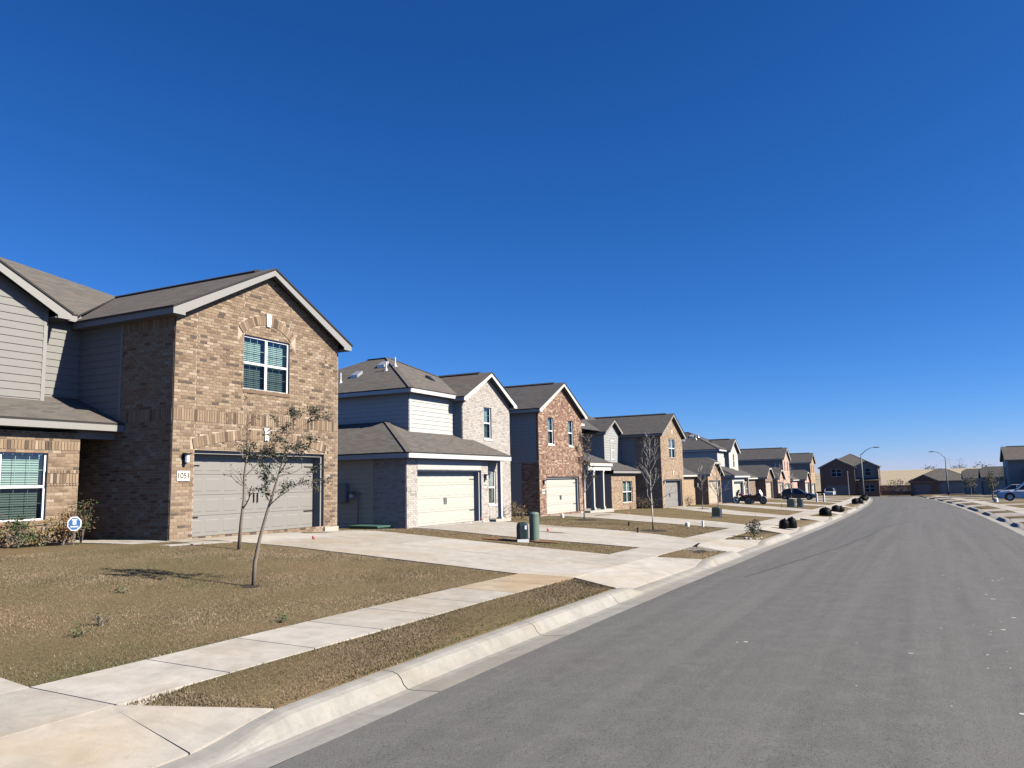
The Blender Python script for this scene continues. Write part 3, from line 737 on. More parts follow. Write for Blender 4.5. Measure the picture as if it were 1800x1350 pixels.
def text_on(wall, txt, a, z, size, mat, d):
    cu = bpy.data.curves.new('number', 'FONT'); cu.body = txt; cu.size = size; cu.align_x = 'CENTER'; cu.align_y = 'CENTER'; cu.extrude = .002; cu.offset = .0035
    t = bpy.data.objects.new('number', cu); COL.objects.link(t)
    dg = bpy.context.evaluated_depsgraph_get(); me = bpy.data.meshes.new_from_object(t.evaluated_get(dg)); bpy.data.objects.remove(t)
    me.materials.clear(); me.materials.append(MATS[mat]); o = bpy.data.objects.new('number', me); COL.objects.link(o)
    # text plane: x along wall, y up, z outward
    A = wall.A if not wall.flip else -wall.A
    mm = Matrix.Identity(4); nz = wall.n
    for i in range(3): mm[i][0] = A[i]; mm[i][1] = (0, 0, 1)[i]; mm[i][2] = nz[i]
    p = wall.P(a, z, d); mm[0][3], mm[1][3], mm[2][3] = p
    o.parent = wall.h; o.matrix_local = mm; return o

def front(h, x0, x1, y, z0, z1, peak=None, op=()):   # faces the street (-y local)
    return Wall(h, (x0, y), (1, 0), (0, -1), x1-x0, z0, z1, (peak[0]-x0, peak[1]) if peak else None, [(o[0]-x0, o[1]-x0, *o[2:]) for o in op])
def side(h, x, y0, y1, z0, z1, sgn=-1, peak=None, op=()):   # faces -x (sgn -1) or +x
    return Wall(h, (x, y0), (0, 1), (sgn, 0), y1-y0, z0, z1, (peak[0]-y0, peak[1]) if peak else None, [(o[0]-y0, o[1]-y0, *o[2:]) for o in op])

def gable_roof(h, x0, x1, y0, y1, ze, pitch=.5, ov=.32, of=.28, roof='shingle_brown', trim='trim_grey', soffit='soffit_grey', ridge_vent=True, xc=None, left_y1=None, eave_y1=None):
    """ridge runs back (y); gable faces the street"""
    xc = (x0+x1)/2 if xc is None else xc; yf = y0-of; th = .05; t2 = .17; 
    zl = ze-pitch*ov; zp = ze+pitch*(xc-x0); lift = .17
    g = MB(); e = .03
    g.slab([(x0-ov-e, yf-e, zl+lift-pitch*e), (xc, yf-e, zp+lift), (xc, y1, zp+lift), (x0-ov-e, y1, zl+lift-pitch*e)], th, 0, 1)
    g.slab([(xc, yf-e, zp+lift), (x1+ov+e, yf-e, zl+lift-pitch*e), (x1+ov+e, y1, zl+lift-pitch*e), (xc, y1, zp+lift)], th, 0, 1)
    rf = g.build('roof', [roof, 'shingle_edge'], h)
    if ridge_vent:
        g = MB(); g.slab([(xc-.16, y0+.35, zp+lift-.02), (xc, y0+.35, zp+lift+.06), (xc, y1-.3, zp+lift+.06), (xc-.16, y1-.3, zp+lift-.02)], .05); g.slab([(xc, y0+.35, zp+lift+.06), (xc+.16, y0+.35, zp+lift-.02), (xc+.16, y1-.3, zp+lift-.02), (xc, y1-.3, zp+lift+.06)], .05)
        g.build('ridge_vent', 'shingle_edge', rf)
    for xs in (x0-ov, x1+ov):                                        # rake boards and the closed eave ends
        g = MB(); fy = yf+.0; zt = zl+lift-th-.004; zq = zp+lift-th-.004
        sg = 1 if xs < xc else -1
        poly = [(xs, zt), (xc, zq), (xc, zq-t2), (xs+sg*.36, zt-t2+pitch*.36*.6-.02), (xs+sg*.36, zt-.155), (xs, zt-.155)]
        if True:
            a = [(x, fy, z) for x, z in poly]; b2 = [(x, fy+.03, z) for x, z in poly]; k = len(poly)
            # triangulate as two quads + box
            qd = [[0, 1, 2, 3], [0, 3, 4, 5]]
            g.add(a+b2, [q[::(1 if sg < 0 else -1)] for q in qd]+[[i+k for i in q][::(-1 if sg < 0 else 1)] for q in qd]+[[i, (i+1) % k, (i+1) % k+k, i+k][::(-1 if sg < 0 else 1)] for i in range(k)])
        g.build('rake_board', trim, h)
        g = MB(); g.box(min(xs, xs+sg*.03), max(xs, xs+sg*.03), fy+.03, (eave_y1 or y1), zt-.155, zt); g.build('fascia', trim, h)
        xw = x0 if sg > 0 else x1
        g = MB(); g.box(min(xs+sg*.03, xw), max(xs+sg*.03, xw), fy+.03, (eave_y1 or y1), zt-.15, zt-.13); g.build('soffit', soffit, h)
    g = MB(); zt = ze+lift-th-.03; zq = zp+lift-th-.03                # raked soffit strip
    for xs in (x0-ov+.04, x1+ov-.04):
        zs_ = zl+lift-th-.03+pitch*.04
        p = [(xs, yf+.03, zs_-.03), (xc, yf+.03, zq-.03), (xc, y0, zq-.03), (xs, y0, zs_-.03)]
        g.slab(p if xs < xc else p[::-1], .012)
    g.build('soffit', soffit, h)
    return rf
def eave(h, p0, p1, trim, hgt=.155, name='fascia'):
    g = MB(); g.beam(p0, p1, .03, hgt); return g.build(name, trim, h)
def poly_roof(h, polys, roof, name='roof', th=.05):
    g = MB()
    for p in polys: g.slab(p, th, 0, 1)
    return g.build(name, [roof, 'shingle_edge'], h)
def hip_cap(h, p0, p1, roof):
    g = MB(); g.beam((p0[0], p0[1], p0[2]+.014), (p1[0], p1[1], p1[2]+.014), .22, .03); return g.build('ridge_cap', roof, h)
def hip_roof(h, x0, x1, y0, y1, ze, pitch, ov, roof, trim, soffit='soffit_grey', faces='FBLR'):
    """closed hip roof; eave edges ov beyond the walls; ze = wall top"""
    a0, a1, b0, b1 = x0-ov, x1+ov, y0-ov, y1+ov; zl = ze-pitch*ov+.17; w, d = a1-a0, b1-b0; r = min(w, d)/2; zt = zl+pitch*r
    if d >= w: R0, R1 = ((a0+a1)/2, b0+r, zt), ((a0+a1)/2, b1-r, zt)
    else: R0, R1 = (a0+r, (b0+b1)/2, zt), (a1-r, (b0+b1)/2, zt)
    c = [(a0, b0, zl), (a1, b0, zl), (a1, b1, zl), (a0, b1, zl)]
    if d >= w: P = {'F': [c[0], c[1], R0], 'R': [c[1], c[2], R1, R0], 'B': [c[2], c[3], R1], 'L': [c[3], c[0], R0, R1]}
    else: P = {'F': [c[0], c[1], R1, R0], 'R': [c[1], c[2], R1], 'B': [c[2], c[3], R0, R1], 'L': [c[3], c[0], R0]}
    rf = poly_roof(h, [P[k] for k in faces], roof)
    zf = zl-.052
    eave(h, (a0+.02, b0+.018, zf), (a1-.02, b0+.018, zf), trim); eave(h, (a0+.018, b0+.035, zf), (a0+.018, b1, zf), trim); eave(h, (a1-.018, b0+.035, zf), (a1-.018, b1, zf), trim)
    g = MB(); g.box(a0+.035, a1-.035, b0+.035, y0, zf-.15, zf-.135); g.box(a0+.035, x0, y0, y1, zf-.15, zf-.135); g.box(x1, a1-.035, y0, y1, zf-.15, zf-.135); g.build('soffit', soffit, h)
    for q in ((c[0], P['F'][-1]), (c[1], R0 if d >= w else R1), (R0, R1)): hip_cap(h, q[0], q[1], roof)
    return rf, R0, R1
def block(h, x0, x1, y0, y1, z0, z1, mat, name='wall'):
    g = MB(); g.box(x0, x1, y0, y1, z0, z1); return g.build(name, mat, h)
def left_house(name, X, Y, z, label, rz=R(90)):
    return thing(name, (X, Y, z), rz, label, 'house')
def arch(c, half, spring, rise, thick):
    ri = (half*half+rise*rise)/(2*rise); return (c, spring+rise-ri, ri, ri+thick, half)

# ---- model A: brick garage gable on the right, lower wing with window and small upper gable on the left
def model_a(h, pal, roof, trim, soffit, sid, door, singles=0, fine=True, gab=(-5.8, -1.2), wing_x=-.99, wy=2.05, number=None, jamb='trim_grey'):
    ZE = 5.68; WD = 6.18; wop = (2.24, 4.0, 3.87, 5.38); gop = (.67, 5.55, 0, 2.19)
    w = front(h, 0, WD, 0, -.35, ZE, (WD/2, 7.225), [wop, gop]); w.core(MORT[pal], reveal=.38)
    ar = [arch(3.12, .92, 5.40, .36, .26), arch(3.11, 2.47, 2.22, .31, .26)]
    w.bricks(pal, bands=[(2.85, 3.21, .004)], arches=ar, singles=singles)
    for (c, zt, zb) in ((3.12, 6.09, 5.72), (3.11, 2.86, 2.50)):
        g = MB(); v = [w.P(a, z, d) for d in (-.01, .05) for a, z in ((c-.07, zb), (c+.07, zb), (c+.105, zt), (c-.105, zt))]
        g.add(v, [(4, 5, 6, 7), (0, 1, 5, 4), (1, 2, 6, 5), (2, 3, 7, 6), (3, 0, 4, 7)]); g.build('keystone', 'keystone', h)
    w.window(*wop, depth=.08, units=2); w.trim(wop[0]-.02, wop[1]+.02, wop[2]-.08, wop[2], 'brick_%s_3' % pal, -.08, .03, 'sill')
    w.garage(*gop, door, jamb=jamb, depth=.36)
    w.lamp(.36, 1.97)
    if number:
        w.trim(.15, .53, 1.42, 1.665, 'plate', 0, .028, 'number_plate'); text_on(w, number, .34, 1.54, .20, 'digit', .031)
    # near side wall: brick return then siding
    ws = side(h, 0, .03, 1.93, -.35, ZE); ws.core(MORT[pal]); ws.bricks(pal, bands=[(2.85, 3.21, .004), (5.22, 5.5)])
    ws2 = side(h, .012, 1.93, 3.7, -.35, ZE); ws2.core(sid); ws2.siding(sid, singles=fine, zs=2.95)
    ws2.trim(0, .09, 2.9, ZE, trim, .002, .032, 'corner_board')
    ws3 = side(h, .0105, 1.93, 3.7, -.35, 2.9); ws3.core(MORT[pal]); ws3.bricks(pal)
    side(h, WD, .03, 8, -.35, ZE, 1).core(sid)
    gable_roof(h, 0, WD, 0, 9.2, ZE, .5, .32, .28, roof, trim, soffit, eave_y1=3.55)
    # recessed upper wall and its gable
    g0, g1 = gab; gc = (g0+g1)/2
    wr = front(h, g1, .0, 3.7, 2.6, 5.9); wr.core(sid); wr.siding(sid, singles=fine)
    wg = front(h, g0, g1, 3.25, 2.6, 5.83, (gc, 5.83+.5*(g1-g0)/2)); wg.core(sid); wg.siding(sid, singles=fine)
    wg.trim(wg.w-.10, wg.w, 2.6, 5.83, trim, .003, .034, 'corner_board')
    wgs = side(h, g1, 3.25, 3.7, 2.6, 5.85, 1); wgs.core(sid)
    side(h, g0, 3.25, 6, 2.6, 5.85, -1).core(sid)
    if g1-g0 < 4: wg.window(1.35, 2.05, 3.75, 5.2, units=1, proud=True); wg.trim(1.25, 1.35, 3.65, 5.3, trim, .003, .036); wg.trim(2.05, 2.15, 3.65, 5.3, trim, .003, .036)
    gable_roof(h, g0, g1, 3.25, 8.5, 5.83, .5, .42, .33, roof, trim, soffit, ridge_vent=False, eave_y1=3.7)
    # main roof behind: front slope up to a ridge that meets the garage ridge
    ze = 5.86; ys_ = 3.38; zA = ze; pt = .5
    def fz(y): return ze+pt*(y-ys_)
    yv = ys_+(7.40-ze)/pt+.05                                        # where the garage ridge runs into the slope
    main = [[(-9.5, ys_, ze), (-.28, ys_, ze), (WD/2, yv, fz(yv)), (.2, 8.75, fz(8.75)), (-9.5, 8.75, fz(8.75))]]
    main.append([(WD/2, yv, fz(yv)), (WD+.3, 3.9, fz(3.9)-1.2), (WD+.3, 9.5, fz(3.9)-1.2), (.2, 8.75, fz(8.75))])
    poly_roof(h, main, roof)
    eave(h, (g1+.3, ys_+.02, ze-.05), (-.31, ys_+.02, ze-.05), trim)
    # lower wing and porch
    ww0 = -6.0; wx = wing_x; wo = (wx-2.93, wx-.78, .56, 2.13)
    wl = front(h, ww0, wx, wy, -.35, 2.62, None, [wo]); wl.core(MORT[pal], reveal=.2)
    wl.bricks(pal, bands=[(1.33, 1.41, .018), (1.41, 1.65, .004), (1.65, 1.73, .018), (2.17, 2.41, .006), (2.49, 2.61, .012)], singles=singles//3)
    wl.window(wo[0]-ww0, wo[1]-ww0, wo[2], wo[3], depth=.09, units=2); wl.trim(wo[0]-ww0-.03, wo[1]-ww0+.03, .46, .55, 'brick_%s_1' % pal, -.08, .035, 'sill')
    wls = side(h, wx, wy+.01, 3.6, -.35, 2.62, 1); wls.core(MORT[pal]); wls.bricks(pal)
    side(h, ww0, wy, 6, -.35, 2.62, -1).core(MORT[pal])
    wb = front(h, wx, 0, 3.6, -.05, 2.75); wb.core(sid); wb.door(.06, .93, 0, 2.05)
    block(h, wx, -.005, wy, 3.6, -.2, .0, 'slab_stone', 'porch_slab')
    zf = 2.90; yf = wy-.32; pz = .39
    poly_roof(h, [[(ww0-.3, yf, zf), (-.015, yf, zf), (-.015, 3.7, zf+pz*(3.7-yf)), (ww0-.3, 3.7, zf+pz*(3.7-yf))]], roof, 'porch_roof')
    eave(h, (ww0-.3, yf+.02, zf-.052), (-.02, yf+.02, zf-.052), trim)
    g = MB(); g.box(ww0-.3, -.02, yf+.035, wy, zf-.21, zf-.195); g.box(wx, -.02, wy, 3.6, zf-.21, zf-.195); g.build('soffit', soffit, h)
    g = MB(); g.beam((wx-.03, wy+.08, 2.70), (-.02, wy+.08, 2.70), .14, .2); g.build('porch_beam', trim, h)
    g = MB(); g.box(-.03, WD+.03, -.03, 8, -.6, -.0); 
    g = MB(); g.box(.0, gop[0]-.0, -.06, .0, -.5, -.0); g.box(gop[1], WD, -.06, .0, -.5, -.0); g.build('foundation', 'slab_stone', h)

# ---- model B: garage under a lower hip roof, tall narrow brick gable on the right
def model_b(h, pal, roof, trim, soffit, sid, door, fine=True, number=None, near=True, tex=None):
    gop = (.69, 5.56, 0, 2.16)
    w = front(h, 0, 6.17, 0, -.35, 2.75, None, [gop])
    if near:
        w.core(MORT[pal], reveal=.34); w.bricks(pal, bands=[(1.28, 1.52, .012), (2.52, 2.60, .012)])
    else: w.core(tex, reveal=.34)
    w.trim(.69, 5.56, 2.17, 2.62, sid, .003, .02, 'header_panel')
    g = MB(); w.abox(g, 3.11, 3.135, 2.17, 2.62, .02, .026); g.build('panel_seam', soffit, h)
    w.garage(*gop, door, jamb=trim, depth=.32)
    w.lamp(5.86, 1.86)
    if number: w.trim(5.72, 6.0, 1.42, 1.6, 'plate', 0, .022, 'number_plate'); text_on(w, number, 5.86, 1.51, .13, 'digit', .025)
    ws = side(h, 0, .03, 1.5, -.35, 2.75)
    if near: ws.core(MORT[pal]); ws.bricks(pal)
    else: ws.core(tex)
    ws2 = side(h, .01, 1.5, 9, -.35, 2.75); ws2.core('siding_tan' if near else sid)
    if near: ws2.siding('siding_tan', singles=fine)
    side(h, 6.17, .01, .5, -.35, 2.75, 1).core(MORT[pal] if near else tex)
    # porch wall, window, post
    wp = front(h, 6.17, 8.6, .5, -.2, 2.75, None, [(7.12, 7.78, .66, 2.16)]); wp.core(MORT[pal] if near else tex)
    if near: wp.bricks(pal)
    wp.window(.95, 1.61, .66, 2.16, units=1); wp.trim(.9, 1.66, .57, .655, 'keystone', -.05, .04, 'sill')
    g = MB(); g.box(6.78, 6.94, -.30, -.14, .12, 2.62); g.box(6.74, 6.98, -.34, -.10, -.05, .12); g.build('porch_post', trim, h)
    block(h, 6.2, 7.6, -.35, .5, -.25, .05, 'slab_stone', 'porch_slab')
    # tall gable
    op = (8.84, 9.58, 3.72, 5.24)
    wg = front(h, 6.85, 11.5, 1.65, -.35, 5.56, (9.18, 6.77), [op])
    if near: wg.core(MORT[pal], reveal=.2); wg.bricks(pal, bands=[(3.2, 3.44, .01), (1.28, 1.52, .01)])
    else: wg.core(tex, reveal=.2)
    wg.window(op[0]-6.85, op[1]-6.85, *op[2:], depth=.09); wg.trim(op[0]-6.91, op[1]-6.79, 3.63, 3.715, 'keystone', -.05, .04, 'sill')
    wgs = side(h, 6.85, 1.66, 2.15, 2.7, 5.56, -1); wgs.core(sid); wgs.siding(sid, singles=False)
    g = MB(); wgs.abox(g, 0, .10, 2.7, 5.56, .003, .03); g.build('corner_board', trim, h)
    side(h, 11.5, 1.66, 10, -.35, 5.56, 1).core(sid)
    gable_roof(h, 6.85, 11.5, 1.65, 9, 5.56, .52, .33, .30, roof, trim, soffit, eave_y1=2.2)
    # upper storey
    wu = front(h, 3.3, 6.85, 2.15, 2.7, 5.65); wu.core(sid); wu.siding(sid, singles=fine); wu.trim(-.0, .10, 2.7, 5.65, trim, .003, .03, 'corner_board')
    wus = side(h, 3.3, 2.15, 10.5, 2.7, 5.65); wus.core(sid); wus.siding(sid, singles=False); 
    rf, r0, r1 = hip_roof(h, 3.3, 11.3, 2.15, 11.3, 5.65, .5, .36, roof, trim, soffit, 'FLRB')
    # lower hip roof
    ov = .35; p = .41; ze = 2.80
    def lz(k): return ze+p*k
    a, b2 = -ov, -ov
    poly_roof(h, [[(a, b2, ze), (7.75, b2, ze), (7.75, 1.66, lz(1.66+ov)), (6.84, 1.66, lz(1.66+ov)), (6.84, 2.16, lz(2.16+ov)), (3.29, 2.16, lz(2.16+ov)), (3.29, 3.29, lz(3.29+ov))],
                  [(a, 9, ze), (a, b2, ze), (3.29, 3.29, lz(3.29+ov)), (3.29, 9, lz(3.29+ov))]], roof, 'porch_roof')
    poly_roof(h, [[(7.75, b2, ze), (7.78, b2, ze), (8.6, 1.64, ze+.02), (7.75, 1.64, lz(1.64+ov))]], roof, 'porch_roof')
    hip_cap(h, (a, b2, ze), (3.29, 3.29, lz(3.29+ov)), roof)
    eave(h, (a+.02, b2+.02, ze-.052), (7.75, b2+.02, ze-.052), trim, .17); eave(h, (a+.02, b2+.035, ze-.052), (a+.02, 9, ze-.052), trim, .17)
    g = MB(); g.box(a+.035, 7.7, b2+.035, 0, ze-.22, ze-.205); g.box(a+.035, 0, 0, 9, ze-.22, ze-.205); g.box(6.17, 7.7, 0, .5, ze-.22, ze-.205); g.build('soffit', soffit, h)
    g = MB(); g.box(-.0, .66, -.05, 0, -.5, 0); g.box(5.58, 6.17, -.05, 0, -.5, 0); g.box(-.05, 0, -.05, 9, -.6, -.0); g.build('foundation', 'slab_stone', h)
    # vents on the roofs
    def on_left(x, y, up): return (x, y, up)
    sl = .5; zl = 5.65-.5*.36+.17
    for (x, y, hgt) in ((4.3, 6.6, .45), (5.4, 4.85, .40), (5.9, 4.7, .42)):
        z = zl+.5*(x-(3.3-.36)); g = MB(); g.tube([(x, y, z-.05), (x, y, z+hgt)], [.04, .04], 8); pv = g.build('vent_pipe', 'pvc', rf); g = MB(); g.lathe([(.14, -.06), (.07, .06), (.045, .12)], x, y, z, 10); g.build('flashing', 'metal_vent', pv)
    for (x, y) in ((5.0, 6.2), (6.1, 5.5)):
        z = zl+.5*(x-(3.3-.36)); g = MB(); g.slab([(x-.25, y-.2, z+.02), (x+.15, y-.2, z+.25), (x+.15, y+.2, z+.25), (x-.25, y+.2, z+.02)], .14); g.build('roof_vent', 'metal_vent', rf)
    g = MB(); g.slab([(7.0, 3.4, zl+.5*(3.4-1.79)+.02), (7.35, 3.4, zl+.5*(3.4-1.79)+.02), (7.35, 3.75, zl+.5*(3.75-1.79)+.12), (7.0, 3.75, zl+.5*(3.75-1.79)+.12)], .10); g.build('roof_vent', 'black_plastic', rf)
    x, y = 1.9, 5.2; z = lz(x+ov); g = MB(); g.slab([(x-.25, y-.25, z), (x+.2, y-.25, z+.28), (x+.2, y+.25, z+.28), (x-.25, y+.25, z)], .12); g.build('roof_vent', 'metal_vent', h)

# ---- model C: tall brick gable with garage and two narrow windows, columned porch on the right
def model_c(h, pal, roof, trim, soffit, sid, door, number=None, near=True, tex=None, porch=True):
    gop = (.86, 5.5, 0, 2.05); w1 = (1.25, 2.0, 3.84, 5.33); w2 = (4.08, 4.83, 3.84, 5.33)
    w = front(h, 0, 6.15, 0, -.35, 5.71, (3.075, 7.25), [gop, w1, w2])
    if near: w.core(MORT[pal], reveal=.2); w.bricks(pal, bands=[(2.15, 2.45, .004), (2.93, 3.2, .006), (5.36, 5.62, .005) if False else (2.93, 3.2, .006)])
    else: w.core(tex, reveal=.2)
    w.garage(*gop, door, jamb=trim)
    for q in (w1, w2): w.window(*q, units=1, depth=.09, detail=near); w.trim(q[0]-.05, q[1]+.05, q[2]-.09, q[2], 'keystone', -.05, .035, 'sill')
    w.lamp(.45, 1.75)
    if number: w.trim(.28, .62, 1.15, 1.38, 'plate', 0, .025, 'number_plate'); text_on(w, number, .45, 1.265, .16, 'digit', .028)
    a = side(h, 0, .03, 1.05, -.35, 2.85); b2 = side(h, .008, 1.05, 9.5, -.35, 2.85); c = side(h, .004, .03, 9.5, 2.85, 5.71)
    if near: a.core(MORT[pal]); a.bricks(pal)
    else: a.core(tex)
    b2.core(sid); c.core(sid); c.siding(sid, singles=False, exp=.185); b2.siding(sid, singles=False)
    c.trim(0, 9.4, 2.82, 2.92, sid, .004, .03, 'band_board'); c.trim(0, .08, 2.9, 5.71, 'brick_%s_4' % pal if near else sid, .0, .032, 'corner_board')
    side(h, 6.15, .03, 9.5, -.35, 5.71, 1).core(sid)
    gable_roof(h, 0, 6.15, 0, 9.8, 5.71, .5, .33, .28, roof, trim, soffit)
    if porch:
        wu = front(h, 6.15, 7.2, .7, 2.6, 5.35); wu.core(sid); wu.siding(sid, singles=False); wu.trim(.93, 1.05, 2.6, 5.35, trim, .003, .04, 'corner_board'); side(h, 7.2, .7, 8, 2.6, 5.35, 1).core(sid)
        poly_roof(h, [[(6.2, .35, 5.38), (7.55, .35, 5.38), (7.55, 5, 7.4), (6.2, 5, 7.4)]], roof); eave(h, (6.5, .37, 5.33), (7.55, .37, 5.33), trim)
        wp = front(h, 6.15, 10.2, 1.5, -.2, 2.7); wp.core(sid); wp.door(1.3, 2.25, 0, 2.05); side(h, 10.2, 1.5, 8, -.2, 2.7, 1).core(sid)
        poly_roof(h, [[(6.2, -.4, 2.92), (10.3, -.4, 2.92), (10.3, 2.2, 3.9), (6.2, 2.2, 3.9)]], roof, 'porch_roof'); eave(h, (6.4, -.38, 2.87), (10.3, -.38, 2.87), trim, .18)
        g = MB(); g.box(6.2, 10.25, -.3, -.1, 2.42, 2.68); g.build('porch_beam', trim, h)
        for x in (7.2, 8.85):
            g = MB(); g.box(x-.13, x+.13, -.33, -.07, 0, .18); g.box(x-.09, x+.09, -.29, -.11, .18, 2.36); g.box(x-.12, x+.12, -.32, -.08, 2.32, 2.42); g.build('porch_column', trim, h)
        block(h, 6.15, 10.25, -.4, 1.5, -.3, .0, 'slab_stone', 'porch_slab')
    block(h, -.04, .84, -.04, 0, -.6, 0, 'slab_stone', 'foundation'); block(h, 5.52, 6.15, -.04, 0, -.6, 0, 'slab_stone', 'foundation')

# ---- model D: single storey, clipped-gable garage pushed forward
def model_d(h, tex, roof, trim, door, gx=7.2, width=12.6, wing_y=1.2, gable=True):
    gw = 5.3; x0, x1 = gx, gx+gw
    op = (x0+.25, x1-.3, 0, 2.15)
    w = front(h, x0, x1, 0, -.3, 2.7, (x0+gw/2, 4.15) if gable else None, [op]); w.core(tex, reveal=.2); w.garage(op[0]-x0, op[1]-x0, 0, 2.15, door, jamb=trim, hinges=False, handle=False)
    side(h, x0, .02, wing_y+2, -.3, 2.7).core(tex); side(h, x1, .02, 9, -.3, 2.7, 1).core(tex)
    wo = (1.0, 1.7, .7, 2.1)
    if gx > 3:
        wl = front(h, 0, x0, wing_y, -.3, 2.7, None, [wo]); wl.core(tex); wl.window(*wo, units=1, detail=False); wl.trim(wo[0]-.04, wo[1]+.04, wo[2]-.08, wo[2], 'keystone', -.05, .03, 'sill'); wl.door(4.2, 5.1, 0, 2.05)
    side(h, 0, wing_y, 9, -.3, 2.7).core(tex)
    if width > x1+.2: front(h, x1, width, wing_y, -.3, 2.7).core(tex)
    side(h, width, wing_y, 9, -.3, 2.7, 1).core(tex)
    hip_roof(h, 0, width, wing_y, 9.2, 2.7, .42, .35, roof, trim)
    # garage roof with clipped (jerkinhead) peak
    ze = 2.7; ov = .3; pt = .55; a, b2 = x0-ov, x1+ov; zl = ze-pt*ov+.16; c = (x0+x1)/2; zp = zl+pt*(c-a); yc = -.3; k = .75
    zk = zp-.42; s_ = (zk-zl)/pt
    poly_roof(h, [[(a, yc, zl), (a+s_, yc, zk), (c, yc+k, zp), (c, 6, zp), (a, 6, zl)], [(b2-s_, yc, zk), (b2, yc, zl), (b2, 6, zl), (c, 6, zp), (c, yc+k, zp)], [(a+s_, yc, zk), (b2-s_, yc, zk), (c, yc+k, zp)]], roof)
    g = MB(); g.beam((a, yc+.02, zl-.05), (a+s_, yc+.02, zk-.05), .03, .15); g.beam((b2-s_, yc+.02, zk-.05), (b2, yc+.02, zl-.05), .03, .15); g.beam((a+s_, yc+.02, zk-.05), (b2-s_, yc+.02, zk-.05), .03, .15); g.build('rake_board', trim, h)
    eave(h, (a+.02, yc, zl-.05), (a+.02, wing_y, zl-.05), trim); eave(h, (b2-.02, yc, zl-.05), (b2-.02, wing_y, zl-.05), trim)

# ------------------------------------------------------------------ the houses
H1 = left_house('brick_house', -16.2, 13.47, .76, 'tan brick two-storey house numbered 1051 with a grey garage door and grey siding')
model_a(H1, 'tan', 'shingle_brown', 'trim_grey', 'soffit_grey', 'siding_grey', 'door_grey', singles=225, number='1051')
g = MB(); g.tube([(-1.6, 7.6, 7.8), (-1.6, 7.6, 8.2)], [.05, .05], 8); g.build('vent_pipe', 'black_plastic', H1)
H2 = left_house('pale_brick_house', -16.85, 24.33, .38, 'pale brick and white siding house with a cream garage door and roof vents')
model_b(H2, 'pale', 'shingle_brown', 'trim_white', 'soffit_white', 'siding_white', 'door_white', number='1055')
# electric meter on its near side wall
g = MB(); g.box(-.20, -.012, 2.62, 3.05, .98, 1.70); g.box(-.22, -.2, 2.64, 3.03, 1.0, 1.68); me = g.build('meter_box', 'meter_grey', H2)
g = MB(); g.lathe([(.09, -.06), (.09, .05), (.06, .09)], -.12, 2.42, 1.22, 12, axis='X'); g.build('meter_dial', 'lens_clear', me)
g = MB(); g.tube([(-.08, 2.14, -.3), (-.08, 2.14, 1.36), (-.08, 2.62, 1.36)], [.045]*3, 8); g.build('conduit', 'meter_grey', me)
H3 = left_house('red_brick_house', -18.2, 38.6, .22, 'mottled red brick two-storey house with two narrow upper windows and a columned porch')
model_c(H3, 'red', 'shingle_grey', 'trim_cream', 'soffit_white', 'siding_warm', 'door_white', number='1059')
H4 = left_house('sand_brick_house', -17.6, 59.0, -.18, 'sand brick house with small grey gable and bushes beside its window')
model_a(H4, 'sand', 'shingle_grey', 'trim_grey', 'soffit_grey', 'siding_mid', 'door_grey', fine=False, gab=(-3.45, -.15), wing_x=-.75, wy=1.85)
def at(u, Y, dz=0): p = W3(u, Y); return p[0], p[1], p[2]+dz
X, Y, z = at(-17.3, 66.4); H5 = left_house('bungalow', X, Y, -.30, 'single-storey sand brick house with clipped gable garage beside the sand brick house'); model_d(H5, 'btex_tan', 'shingle_grey', 'trim_cream', 'door_beige')
X, Y, z = at(-16.6, 82.6); H6 = left_house('white_house', X, Y, -.5, 'white siding two-storey house with motorcycles on its drive'); model_b(H6, 'pale', 'shingle_grey', 'trim_white', 'soffit_white', 'siding_white', 'door_white', fine=False, near=False, tex='btex_pale')
X, Y, z = at(-16.6, 97.4); H7 = left_house('bungalow', X, Y, -.65, 'single-storey brown brick house next to the white siding house'); model_d(H7, 'btex_brown', 'shingle_grey', 'trim_cream', 'door_beige')
X, Y, z = at(-16.4, 112.); H8 = left_house('bungalow', X, Y, -.82, 'single-storey pink brick house between brown brick bungalow and pink two-storey house'); model_d(H8, 'btex_pink', 'shingle_grey', 'trim_cream', 'door_beige', gx=4.8, width=10.2)
X, Y, z = at(-16.0, 123.4); H9 = left_house('pink_brick_house', X, Y, -.95, 'pink brick two-storey house with twin narrow windows and a white garage door'); model_c(H9, 'pale', 'shingle_grey', 'trim_cream', 'soffit_white', 'siding_dark', 'door_white', near=False, tex='btex_pink', porch=False)
X, Y, z = at(-14.6, 133.5); H10 = left_house('bungalow', X, Y, -1.08, 'single-storey pink brick house behind the dark blue car'); model_d(H10, 'btex_pink', 'shingle_grey', 'trim_cream', 'door_white', gx=6.8, width=12.2)
X, Y, z = at(-13.6, 147.); H11 = left_house('navy_gable_house', X, Y, -1.2, 'two-storey house with dark blue side wall and tan brick front gable'); model_c(H11, 'pale', 'shingle_grey', 'trim_cream', 'soffit_white', 'siding_dark', 'door_white', near=False, tex='btex_tan', porch=False)
H12 = thing('bungalow', (-34.5, 168, -1.5), 0, 'single-storey tan house past the end of the row', 'house'); model_d(H12, 'btex_tan', 'shingle_brown', 'trim_cream', 'door_beige', gx=6.8, width=12.4)
